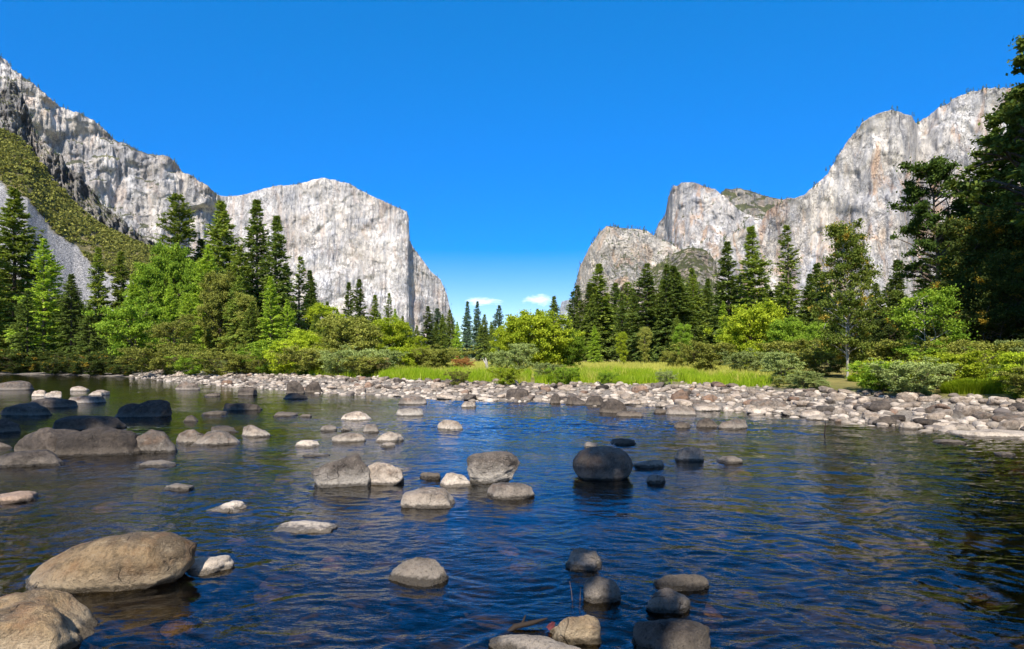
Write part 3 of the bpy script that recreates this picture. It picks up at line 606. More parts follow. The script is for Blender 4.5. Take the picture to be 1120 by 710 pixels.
GL = 'conifers on the left bank'; GM = 'conifers behind the meadow'
C_TAB = [
 (-14,250,92,4,'con_mid',1.1,'conifer cut by the left picture edge',GL),
 (16,207,100,1,'con_mid',1.0,'tall conifer nearest the left edge, tip against the talus',GL),
 (48,262,86,4,'con_bright',0.95,'sunlit yellow green conifer in front of the talus chute',GL),
 (78,300,84,1,'con_dark',1.0,'dark shaded conifer right of the yellow green one',GL),
 (108,272,96,0,'con_mid',0.9,'slim conifer with its tip at the foot of the talus',GL),
 (134,276,98,0,'con_mid',1.0,'conifer beside the big pale leafed tree, to its left',GL),
 (152,300,92,4,'con_dark',0.9,'dark conifer half hidden by the big leafy tree',GL),
 (30,318,80,4,'con_dark',1.0,'low dark conifer at the water under the left grove',GL),
 (98,335,80,1,'con_dark',1.1,'squat dark conifer above the left end of the stones',GL),
 (122,345,78,4,'con_dark',1.0,'lowest dark conifer on the left shore',GL),
 (196,214,104,5,'con_mid',1.0,'thin open topped pine towering over the leafy grove',GL),
 (242,221,98,1,'con_mid',1.0,'broad tall conifer left of the twin spires',GL),
 (281,219,98,0,'con_dark',1.05,'taller of the twin conifer spires before the monolith',GL),
 (301,237,96,0,'con_dark',1.0,'shorter of the twin conifer spires before the monolith',GL),
 (262,270,92,4,'con_mid',1.0,'conifer wedged between broad conifer and twin spires',GL),
 (327,281,104,3,'con_mid',1.0,'lone dark conifer right of the twin spires',GL),
 (296,303,74,4,'con_bright',0.9,'bright fresh green young conifer below the twin spires',GL),
 (220,262,108,1,'con_dark',1.0,'dark conifer behind the leafy grove, left of the broad one',GL),
 (172,285,108,0,'con_dark',1.0,'dark conifer behind the leafy grove, left of the open pine',GL),
 (381,309,140,0,'con_dark',0.95,'left one of the close conifer pair under the monolith',GM),
 (394,306,138,0,'con_dark',1.05,'right one of the close conifer pair under the monolith',GM),
 (410,323,140,2,'con_mid',1.1,'conifer just right of the close pair',GM),
 (425,321,130,3,'con_mid',0.9,'thin brownish conifer under the sheer monolith edge',GM),
 (440,346,150,0,'con_mid',1.0,'small conifer left of the dense dark cone',GM),
 (467,335,130,0,'con_dark',1.25,'dense dark cone shaped conifer at the monolith foot',GM),
 (492,339,150,1,'con_mid',0.9,'conifer at the lower end of the monolith',GM),
 (500,352,140,4,'con_bright',0.8,'bright green conifer left of the bluish pair',GM),
 (511,330,190,2,'con_hazy',1.0,'taller bluish conifer of the far pair in the gap',GM),
 (523,330,195,0,'con_hazy',0.9,'shorter bluish conifer of the far pair in the gap',GM),
 (546,334,200,1,'con_hazy',0.9,'bluish conifer under the right hand cloud wisp',GM),
 (560,347,200,0,'con_hazy',1.0,'small bluish conifer left of the yellow round tree',GM),
 (537,352,170,4,'con_mid',0.9,'green conifer between the bluish ones',GM),
 (477,352,170,0,'con_mid',1.0,'small conifer right of the dense dark cone',GM),
 (606,324,130,1,'con_mid',1.0,'pointed conifer above the yellow round tree',GM),
 (634,330,130,3,'con_mid',0.95,'conifer at the left foot of the brownish knob',GM),
 (648,322,128,1,'con_mid',0.8,'second conifer along the knob foot',GM),
 (665,329,132,0,'con_dark',1.0,'third conifer along the knob foot, narrow and dark',GM),
 (650,356,112,4,'con_bright',1.0,'bright green young conifer at the meadow edge',GM),
 (680,322,136,3,'con_dark',1.0,'dark conifer before the middle of the knob',GM),
 (694,317,128,1,'con_mid',0.8,'light topped conifer before the middle of the knob',GM),
 (712,303,126,0,'con_mid',1.0,'left of the two tall conifers below the green saddle',GM),
 (724,306,125,1,'con_mid',0.8,'right of the two tall conifers below the green saddle',GM),
 (741,298,130,0,'con_dark',1.0,'dark conifer below the green saddle',GM),
 (757,294,122,1,'con_mid',0.9,'broad conifer left of the three giants',GM),
 (775,305,130,0,'con_dark',1.0,'dark conifer in the gap left of the three giants',GM),
 (797,265,112,0,'con_dark',1.15,'leftmost of the three giant conifers before the buttress',GM),
 (823,248,106,2,'con_mid',1.15,'middle of the three giant conifers before the buttress',GM),
 (862,247,100,3,'con_mid',1.05,'rightmost of the three giant conifers before the buttress',GM),
 (843,318,110,1,'con_dark',0.9,'dark conifer between the middle and right giants',GM),
 (886,300,98,0,'con_dark',1.1,'dark conifer left of the white stemmed tree',GM),
 (905,318,92,1,'con_dark',1.0,'dark conifer right behind the white stemmed tree',GM),
 (958,310,88,1,'con_dark',1.1,'dark conifer right of the white stemmed tree',GM),
 (980,285,84,0,'con_dark',1.1,'dark conifer under the leaning pine',GM),
 (740,345,104,4,'con_mid',0.9,'low bushy conifer behind the straw meadow',GM),
 (792,330,104,0,'con_bright',0.9,'bright narrow conifer before the leftmost giant',GM),
]
C_TAB += [
 (358,330,112,1,'con_mid',0.9,'conifer behind the yellow leafy tree',GL),(368,338,118,0,'con_dark',1.0,'small dark conifer left of the close pair',GL),
 (432,338,120,4,'con_bright',0.7,'light green conifer right of the thin brownish one',GM),(456,356,120,1,'con_mid',0.9,'low conifer left of the dense dark cone foot',GM),
 (484,344,135,4,'con_mid',0.8,'full green conifer right of the dense dark cone',GM),(530,344,160,1,'con_mid',0.9,'green conifer right of the far bluish pair',GM),
 (574,344,150,0,'con_mid',1.0,'conifer behind the left side of the yellow round tree',GM),(588,338,170,1,'con_hazy',0.9,'bluish conifer tip above the yellow round tree',GM),
 (622,345,110,4,'con_mid',0.9,'bushy conifer behind the right side of the yellow round tree',GM)]
for px, top, D, k, tone, wf, lab, grp in C_TAB: conifer(px, top, D, k, tone, lab, wf, grp)
GB = 'dark conifers of the right bank'
for px, top, D, k, tone, wf, lab in [
 (1040,235,72,4,'con_dark',1.1,'dark conifer beside the leaning pine trunk'),
 (1072,205,66,1,'con_dark',1.1,'dark conifer behind the orange flecked tree'),
 (1100,190,70,4,'con_dark',1.1,'dark conifer behind the tall edge pine'),
 (1012,290,78,1,'con_dark',1.0,'dark conifer behind the sparse young tree'),
 (1145,170,60,4,'con_dark',1.1,'dark conifer cut by the right picture edge')]:
    conifer(px, top, D, k, tone, lab, wf, GB)
o = broad(1040, 166, 58, PINEL, 'con_shade', 'leaning open crowned pine before the right buttress', 0.85, 'pine_tree'); o.rotation_euler = (0.0, -0.16, 0.0)
broad(1107, 40, 50, PINEC, 'con_dark', 'very tall pine at the right edge rising above the cliffs', 1.0, 'pine_tree', rz=0.4)
broad(1150, 60, 56, PINEC, 'con_shade', 'second tall pine cut by the right picture edge', 1.2, 'pine_tree', rz=2.4)
conifer(1090, 142, 62, 4, 'con_shade', 'dark conifer left of the very tall edge pine', 1.0)
broad(163,286,86,TALLB[0],'br_green','big sunlit leafy tree left of the open topped pine',0.62)
broad(182,262,92,TALLB[1],'br_green','tallest leafy tree directly left of the open topped pine',0.55)
broad(212,284,88,TALLB[0],'br_green','big leafy tree under the open topped pine',0.5,rz=2.2)
conifer(228,268,84,4,'con_bright','sunlit feathery conifer standing out of the leafy grove',0.8,GL)
conifer(145,300,80,4,'con_bright','bright feathery conifer at the left edge of the leafy grove',0.85,GL)
conifer(205,322,76,4,'con_bright','low bright feathery conifer before the leafy grove',0.9,GL)
conifer(314,328,74,4,'con_bright','bright feathery conifer right of the bright fresh green one',0.85,GL)
conifer(345,344,70,1,'con_mid','small full conifer under the yellow leafy tree',1.0,GL)
conifer(276,330,74,1,'con_mid','small full conifer left of the bright fresh green one',1.0,GL)
conifer(262,302,80,1,'con_mid','mid green conifer between the olive leafy trees',0.9,GL)
conifer(186,305,80,4,'con_bright','young bright conifer in front of the tallest leafy tree',0.7,GL)
broad(240,296,82,TALLB[1],'br_olive','olive leafy tree before the broad conifer',0.62,rz=4.2)
broad(268,318,80,TALLB[0],'br_olive','smaller olive leafy tree before the twin spires',0.7,rz=1.1)
broad(152,330,76,BROAD[3],'br_green','low leafy tree at the left end of the stone bar',0.9)
broad(190,345,72,BROAD[1],'br_olive','olive low tree above the left stone bar',0.9)
broad(350,323,84,BROAD[2],'br_yellow','yellow leafy tree right of the lone dark conifer',1.0)
broad(383,346,58,ROUND[1],'br_olive','round olive tree before the close conifer pair',0.95)
broad(340,362,58,ROUND[0],'br_yellow','low yellow green tree left of the round olive one',0.8)
broad(430,350,66,ROUND[1],'br_yellow','yellow green tree right of the round olive one',0.9)
broad(455,366,66,BROAD[3],'br_yellow','low yellow green tree before the dense dark cone',0.8)
broad(592,340,58,ROUND[0],'br_yellow','big round yellow green tree in the centre of the bank',0.98)
broad(562,358,60,ROUND[1],'br_yellow','yellow green tree joined to the left of the round one',0.8)
broad(622,362,60,ROUND[1],'br_green','green tree joined to the right of the round one',0.8)
broad(705,352,84,BROAD[2],'br_olive','thin yellowish young tree in the straw meadow',0.6)
broad(682,358,86,BROAD[2],'br_yellow','smaller yellowish young tree in the straw meadow',0.6)
broad(745,352,90,BROAD[0],'br_green','green leafy tree at the back of the straw meadow',0.7)
broad(817,334,60,ROUND[0],'br_yellow','bright yellow green round tree below the giant conifers',0.85)
broad(862,350,56,ROUND[1],'br_green','green tree right of the bright yellow green one',0.75)
broad(927,240,37,BIRCH,'br_birch','slender tree with pale double trunk on the right bank',0.85,bark=BARK_PALE,rz=0.6)
broad(1012,312,34,SPARSE,'br_green','sparse young tree with bare pale branches on the right bank',1.05,bark=BARK_PALE,rz=2.0)
broad(1080,222,46,DARKB,'br_dark','dark tree with orange flecked leaves at the right',1.0)
broad(1125,262,40,DARKB,'br_dark','dark leafy tree cut by the right edge',0.9,rz=2.6)
broad(1040,300,44,DARKB,'br_dark','dark leafy tree left of the orange flecked one',0.75,rz=4.0)
broad(1082,330,38,BROAD[1],'br_dark','lower dark leafy tree over the right shrubs',1.0)
broad(975,345,48,BROAD[0],'br_dark','dark leafy tree right of the pale double trunk',0.9)
broad(892,350,52,BROAD[0],'br_green','green leafy tree left of the pale double trunk',0.7)

SP = ('stems', 'foliage')
def shrub(px, top, D, k, tone, label, wf=1.0):
    return broad(px, top, D, SHRUB[k], tone, label, wf, 'shrub', 'shrub', group='shrubs along the far bank', parts=SP)
for a in [
 (178,384,64,1,'br_olive','olive shrub at the left end of the stone bar',1.3),
 (210,390,60,0,'br_green','green shrub under the big leafy trees',1.4),
 (240,388,58,1,'br_olive','dry olive shrub under the olive leafy tree',1.5),
 (268,388,58,0,'br_olive','olive shrub below the twin spires',1.3),
 (300,384,56,1,'br_green','green shrub below the bright young conifer',1.3),
 (312,372,54,2,'br_yellow','upright yellow shrub right of the young conifer',1.2),
 (340,384,52,1,'br_olive','wide olive shrub under the yellow tree',1.4),
 (372,388,49,0,'br_grey','grey green shrub under the round olive tree',1.2),
 (395,386,47,1,'br_grey','grey green willow shrub left of the bright reeds',1.3),
 (418,384,50,0,'br_grey','pale willow shrub behind the left end of the reeds',1.2),
 (440,380,54,2,'br_yellow','yellow shrub behind the bright reeds',1.3),
 (465,383,56,0,'br_olive','olive shrub behind the bright reeds',1.3),
 (488,384,58,1,'br_olive','low olive shrub left of the rust bush',1.2),
 (506,394,56,1,'br_rust','rust brown dead looking bush beside the snag',0.9),
 (548,385,52,0,'br_grey','grey green shrub right of the snag',1.0),
 (570,376,48,2,'br_grey','tall grey green willow before the round tree',1.0),
 (552,405,34.3,1,'br_yellow','low yellow shrub at the right end of the left reeds',0.9),
 (598,398,36,0,'br_grey','silvery shrub under the round tree',1.0),
 (616,404,34.5,1,'br_green','low green shrub under the round tree, right side',1.0),
 (772,376,50,0,'br_olive','round olive shrub at the right end of the straw meadow',1.25),
 (745,386,62,1,'br_olive','small olive shrub in the straw meadow',1.0),
 (820,388,44,1,'br_grey','silvery willow shrub below the bright round tree',1.2),
 (845,396,41,0,'br_grey','low silvery shrub at the stone bar edge',1.0),
 (868,374,48,0,'br_olive','dark olive shrub left of the pale trunks',1.3),
 (858,405,39,1,'br_grey','grey green ground shrub beside the pale trunks',1.1),
 (900,388,42,1,'br_olive','tangled olive shrub touching the pale trunks, left',1.3),
 (955,384,39,0,'br_olive','tangled olive shrub touching the pale trunks, right',1.4),
 (985,378,37,1,'br_olive','olive shrub under the sparse young tree, left',1.2),
 (1025,374,34,0,'br_olive','olive shrub under the sparse young tree, right',1.3),
 (1000,398,33,1,'br_olive','low olive shrub behind the stones, right of the trunks',1.2),
 (1050,384,32,1,'br_green','green shrub behind the round grass tuft',1.3),
 (1085,376,30,0,'br_olive','olive shrub right of the round grass tuft',1.2),
 (1118,372,29,2,'br_grey','grey green shrub at the right edge',1.2),
 (1105,400,27,1,'br_olive','low olive shrub at the right edge above the stones',1.1),
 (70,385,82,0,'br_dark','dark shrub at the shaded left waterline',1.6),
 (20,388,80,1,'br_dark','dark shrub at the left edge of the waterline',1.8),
 (500,408,35.5,1,'br_olive','small olive shrub in front of the left reeds',0.9),
 (665,409,33.5,1,'br_green','small green shrub at the front edge of the right reeds',0.8),
 (728,408,33,1,'br_grey','small grey shrub at the front edge of the right reeds',0.8),
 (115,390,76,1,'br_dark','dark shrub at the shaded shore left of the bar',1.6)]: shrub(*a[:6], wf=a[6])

g = np.random.default_rng(55)
for k in range(64):
    left = k < 22
    px = 150+280*(k+g.random())/22 if left else 850+285*(k-22+g.random())/42
    if not left and k % 3 == 0 or 1010 < px < 1112 and k % 2: continue
    Ds = np.linspace(14, 80, 300); ts = shore_t((px-560)/F*Ds, Ds); k2 = int(np.argmax(ts > (g.uniform(9.5, 13) if 1010 < px < 1112 else g.uniform(6.9, 11)))); D = Ds[k2]
    if k2 == 0 or 905 < px < 950: continue
    x, y = (px-560)/F*D, D
    plant(SHRUB[int(g.integers(0, 3))], 'shrub', 'shrub', L[['br_olive', 'br_grey', 'br_yellow', 'br_green', 'br_olive', 'br_dry'][int(g.integers(0, 6))]], BARK, x, y, g.uniform(0.4, 1.6), g.uniform(1.0, 1.5), 'small low bush among others along the inner edge of the stones', 'low bushes edging the stone bar', None, SP)
for k in range(18):  # dark leaved bushes added to stand in for shade at the waterline
    px = -30+175*(k+g.random())/18; Ds = np.linspace(40, 110, 300); ts = shore_t((px-560)/F*Ds, Ds); k2 = int(np.argmax(ts > g.uniform(0.3, 3)))
    x, y = (px-560)/F*Ds[k2], Ds[k2]
    plant(SHRUB[int(g.integers(0, 3))], 'shrub', 'shrub', L['br_dark'], BARK, x, y, g.uniform(0.8, 2.2), g.uniform(1.3, 2.0), 'low dark bush added to stand in for shade along the left waterline', 'dark bushes on the left waterline', None, SP)
# far belt of valley forest, each tree its own object
g = np.random.default_rng(77)
for k in range(64):
    px = (-60 + 1240*(k+g.random())/64) if k < 40 else 470+160*(k-40+g.random())/24; D = g.uniform(250, 380); x, y = at(px, D); h = g.uniform(15, 24)
    if 480 < px < 640: h *= 0.8
    plant(CON[int(g.integers(0, 7))], 'conifer_tree', 'tree', L['con_hazy' if g.random() < .5 else 'con_mid'], BARK, x, y, h, g.uniform(0.75, 1.5), 'small far conifer in the forest belt behind the nearer trees', 'far forest belt conifers')
for k in range(50):
    px = 622 + 400*(k+g.random())/50; D = g.uniform(112, 170); x, y = at(px, D); h = g.uniform(15, 21)
    plant(CON[int(g.integers(0, 7))], 'conifer_tree', 'tree', L['con_dark' if g.random() < .45 else 'con_mid'], BARK, x, y, h*g.uniform(.75, 1.08), g.uniform(0.8, 1.4), 'dark conifer of the dense second row behind the meadow', 'second row conifers behind the meadow')
for k in range(20):
    px = -40 + 400*(k+g.random())/20; D = g.uniform(112, 135); x, y = at(px, D); h = g.uniform(13, 19)
    plant(CON[int(g.integers(0, 7))], 'conifer_tree', 'tree', L['con_dark' if g.random() < .45 else 'con_mid'], BARK, x, y, h*g.uniform(.75, 1.08), g.uniform(0.8, 1.4), 'dark conifer of the dense second row on the left bank', 'second row conifers on the left bank')

# trees on the near bank around and behind the camera: they shade the river
TALLPINE = make_conifer(130, H=42, R_=0.085, shape=0.45, base=0.45, leaf=0.6, whorls=46, per=8, tip=0.05, openness=0.4)
for x, y, h, wf, rz, lab in [(-18.5,-4,38,1.05,0.3,'very tall pine on the near bank, left of the camera'),(-23.5,-3,35,1.15,2.0,'second very tall pine on the near bank, further left'),(-29,-1,32,1.2,4.0,'third very tall pine on the near bank, furthest left'),(-35,0,32,1.2,5.0,'fourth very tall pine at the left river bend')]:
    plant(TALLPINE, 'pine_tree', 'tree', L['con_mid'], BARK, x, y, h, wf, lab, rz=rz)
SLIM = make_conifer(131, H=20, R_=0.056, shape=0.35, base=0.40, leaf=0.42, whorls=40, per=7, tip=0.03, openness=0.58)
plant(SLIM, 'pine_tree', 'tree', L['con_mid'], BARK, -0.75, -3.9, 22, 1.0, 'slender pine on the near bank right behind the camera', rz=1.0)
SHD = [
       (5.5,-5.5,19,0.9,'con_mid',4,'short bushy conifer on the near bank to the right'),
       (9.5,-5,19,1.0,'con_mid',1,'conifer on the near bank further right'),
       (14,-3.5,16,1.0,'con_dark',4,'bushy dark conifer on the right near bank'),
       (30,24,32,0.8,'con_dark',4,'large dark conifer outside the right edge'),
       (35.5,30,38,0.8,'con_dark',1,'second large dark conifer outside the right edge'),
       (40,35,40,0.8,'con_dark',4,'third large dark conifer outside the right edge'),
       (54,46,40,0.9,'con_dark',4,'fifth large dark conifer outside the right edge')]
for x, y, h, wf, tone, k, lab in SHD: plant(CON[k], 'conifer_tree', 'tree', L[tone], BARK, x, y, h, wf, lab)

# snag
g = np.random.default_rng(3)
x, y = at(532.5, 47); z0 = float(ground_h(x, y))
sn = tubes([(np.array([[0, 0, -.2], [0.02, 0, .5], [-0.03, 0, 1.0], [-0.10, 0, 1.35]]), np.array([.15, .12, .10, .04])), (np.array([[-0.02, 0, .8], [-.2, .05, 1.05], [-.28, .05, 1.25]]), np.array([.07, .05, .02]))], 9)
tag(obj('snag', mesh('snag', *sn), BARK_DEAD, loc=(x, y, z0)), 'bleached dead tree stump standing behind the bright reeds', 'tree stump')

# ------------------------------------------------------------------ grass
def blades(n, xy, hmin, hmax, wd, lean=0.35, seed=0):
    g = np.random.default_rng(seed); x, y = xy; z = ground_h(x, y)-0.03
    h = g.uniform(hmin, hmax, n)*np.clip(0.85+0.75*perlin(x*0.45, y*0.45, 0, 81)+0.4*perlin(x*1.6, y*1.6, 0, 82), 0.3, 1.5); a = g.uniform(0, 6.28, n); l = g.uniform(0.05, lean, n)*h; b = g.uniform(0, 6.28, n)
    B = np.stack([x, y, z], 1); W = np.stack([np.cos(b), np.sin(b), 0*b], 1)*wd*g.uniform(0.6, 1.3, (n, 1))
    M = B + np.stack([np.cos(a)*l*0.35, np.sin(a)*l*0.35, h*0.6], 1); T = B + np.stack([np.cos(a)*l, np.sin(a)*l, h], 1)
    V = np.stack([B-W, B+W, M+W*0.7, M-W*0.7, T], 1).reshape(-1, 3); o = np.arange(n)[:, None]*5
    return V, np.concatenate([o+np.array([[0, 1, 2, 3]]), o+np.array([[3, 2, 4, 4]])], 0)
def blade_mesh(name, V, Fc):
    q = Fc[:len(Fc)//2]; t = Fc[len(Fc)//2:, :3]; n, m = len(q), len(t)
    T = np.concatenate([q[:, [0, 1, 2]], q[:, [0, 2, 3]], t]); return mesh(name, V, T, smooth=False)
g = np.random.default_rng(31)
def patch(n, px0, px1, t0, t1, seed):
    g = np.random.default_rng(seed); px = g.uniform(px0, px1, n*3); D = g.uniform(20, 130, n*3); x, y = (px-560)/F*D, D
    t = shore_t(x, y); ok = (t > t0 + 0.8*perlin(x*0.6, y*0.6, 0, 3)) & (t < t1); return x[ok][:n], y[ok][:n]
x, y = patch(150000, 415, 580, 6.9, 13, 1); x2, y2 = patch(220000, 585, 850, 6.9, 14, 2)
e = 560+F*x2/y2; k = e < 845-60*np.abs(perlin(y2*0.9, x2*0.9, 0, 4))*2; x2, y2 = x2[k], y2[k]
x3, y3 = patch(30000, 190, 420, 7, 14, 5)
x = np.concatenate([x, x2, x3]); y = np.concatenate([y, y2, y3]); kp = perlin(x*0.35, y*0.35, 0, 44) > -0.28; x, y = x[kp], y[kp]
dry = fbm(x*0.5, y*0.5, 0, 3, 47) + g.normal(0, .25, len(x)) > 0.52
tag(obj('dry_grass', blade_mesh('dry_grass', *blades(dry.sum(), (x[dry], y[dry]), 0.35, 0.8, 0.014, 0.7, 13)), L['straw']), 'dry yellow stalks mixed into the bright reed grass', kind='stuff')
x, y = x[~dry], y[~dry]
tag(obj('grass', blade_mesh('grass', *blades(len(x), (x, y), 0.30, 0.72, 0.016, 0.5, 3)), L['grass']), 'bright green reed grass along the far bank', kind='stuff')
x, y = patch(160000, 170, 880, 10.5, 90, 4); kp = perlin(x*0.2, y*0.2, 0, 45) > -0.25; x, y = x[kp], y[kp]
tag(obj('meadow_grass', blade_mesh('meadow_grass', *blades(len(x), (x, y), 0.3, 0.65, 0.022, 0.6, 5)), L['straw']), 'straw coloured dry meadow grass behind the reeds', kind='stuff')
def tuft(cx, cy, rx, ry, h, n, seed):
    g = np.random.default_rng(seed); a = g.uniform(0, 6.28, n); r = np.sqrt(g.random(n)); x = cx+rx*r*np.cos(a); y = cy+ry*r*np.sin(a)
    z = ground_h(x, y)-0.03; hh = h*np.sqrt(1-0.75*r**2)*g.uniform(0.75, 1.1, n); o = np.stack([(x-cx)/rx, (y-cy)/ry], 1)
    B = np.stack([x, y, z], 1); b = g.uniform(0, 6.28, n); W = np.stack([np.cos(b), np.sin(b), 0*b], 1)*0.012
    M = B + np.stack([o[:, 0]*hh*.25, o[:, 1]*hh*.25, hh*.8], 1); T = B + np.stack([o[:, 0]*hh*.8+g.normal(0, .05, n), o[:, 1]*hh*.8+g.normal(0, .05, n), hh*0.95], 1)
    V = np.stack([B-W, B+W, M+W*.7, M-W*.7, T], 1).reshape(-1, 3)-np.array([cx, cy, float(ground_h(cx, cy))]); k = np.arange(n)[:, None]*5
    return V, np.concatenate([k+np.array([[0, 1, 2, 3]]), k+np.array([[3, 2, 4, 4]])], 0)
for px, D, rx, h, lab in [(1066,23.2,1.15,0.62,'large round bright green grass tuft on the right bank'),(940,34,0.5,0.45,'small green grass tuft at the foot of the pale trunks'),(965,33.5,0.6,0.4,'low green grass tuft right of the pale trunks'),(858,36,0.9,0.5,'green grass tuft left of the pale trunks')]:
    cx, cy = at(px, D); tag(obj('grass_tuft', blade_mesh('grass_tuft', *tuft(cx, cy, rx, 0.7, h, 3200, int(px))), L['grass'], loc=(cx, cy, float(ground_h(cx, cy)))), lab, 'grass tuft', 'grass tufts on the right bank')

# ------------------------------------------------------------------ rocks
_ico = {}
def ico(sub):
    if sub not in _ico:
        bm = bmesh.new(); bmesh.ops.create_icosphere(bm, subdivisions=sub, radius=1.0)
        v = np.array([q.co[:] for q in bm.verts]); f = np.array([[w.index for w in q.verts] for q in bm.faces]); bm.free(); _ico[sub] = (v, f)
    return _ico[sub]
def rock_mesh(seed, ax, sub=4, box=0.35, rough=0.10, cuts=3, roll=0.0, yaw=0.0, cutdepth=0.8):
    v, f = ico(sub); g = np.random.default_rng(seed); v = v.copy()
    m = np.max(np.abs(v), axis=1)[:, None]; v = v*(1-box) + (v/m)*box*0.86
    for _ in range(cuts):
        n = rdir(1, g)[0]; n[2] *= 0.7; n /= np.linalg.norm(n); d = g.uniform(cutdepth, 0.97); k = v@n; v = v - np.where(k > d, (k-d)*0.85, 0)[:, None]*n
    nv = v/np.linalg.norm(v, axis=1)[:, None]
    r = rough*fbm(v[:, 0]*0.9+seed, v[:, 1]*0.9, v[:, 2]*0.9, 3, seed % 50) - 0.5*rough*np.clip(ridged(v[:, 0]*1.6+seed, v[:, 1]*1.6, v[:, 2]*2.2, 2, seed % 37)-0.9, 0, 1) + rough*0.28*fbm(v[:, 0]*4, v[:, 1]*4+seed, v[:, 2]*4, 3, seed % 41)
    v = (v + nv*r[:, None])*np.array(ax)
    c, s = math.cos(yaw), math.sin(yaw); v = v@np.array([[c, s, 0], [-s, c, 0], [0, 0, 1]])
    c, s = math.cos(roll), -math.sin(roll); v = v@np.array([[c, 0, s], [0, 1, 0], [-s, 0, c]])
    return mesh('boulder', v, f)
def boulder(x0, x1, yt, yb, tone, label, roll=0.0, box=0.46, rough=0.14, cuts=10, dr=0.75, sink=0.45, seed=None, sub=4, name='boulder', yaw=0.0, over=0.0):
    """stone standing in the river: pixel extents of what shows above the water line"""
    D0 = CAMH*F/(yb-HY); Db = CAMH*F/max(yt-HY, 1.5)
    aw = (x1-x0)/2/F*D0
    b = max(min(dr*aw, (Db-D0)/2*0.9), 0.04); Dc = D0 + b
    aw = (x1-x0)/2/F*Dc*(1.12 if cuts > 4 else 1.0)
    ht = max(CAMH-(yt-HY)*Dc/F, 0.035)
    rz = ht*(1+sink); cz = ht-rz
    if roll: rz = max(0.42*ht, ht-0.7*aw*math.sin(math.radians(abs(roll)))); cz = ht*0.92-rz-0.35*aw*math.sin(math.radians(abs(roll)))
    if over: rz = ht*0.62; cz = ht-rz
    k = math.sqrt(max(0.2, 1-min(0.9, abs(cz)/rz)**2)) if not over else 1.0
    seed = seed if seed is not None else int(x0*7+yt*13) % 9973
    me = rock_mesh(seed, (aw/k, b/k, rz), sub, box, rough, cuts, math.radians(roll), yaw, 0.56 if cuts > 4 else 0.8)
    px = (x0+x1)/2
    return tag(obj(name, me, R[tone], loc=((px-560)/F*Dc, Dc, cz)), label, 'boulder' if (x1-x0) > 24 else 'rock', 'stones standing in the river')
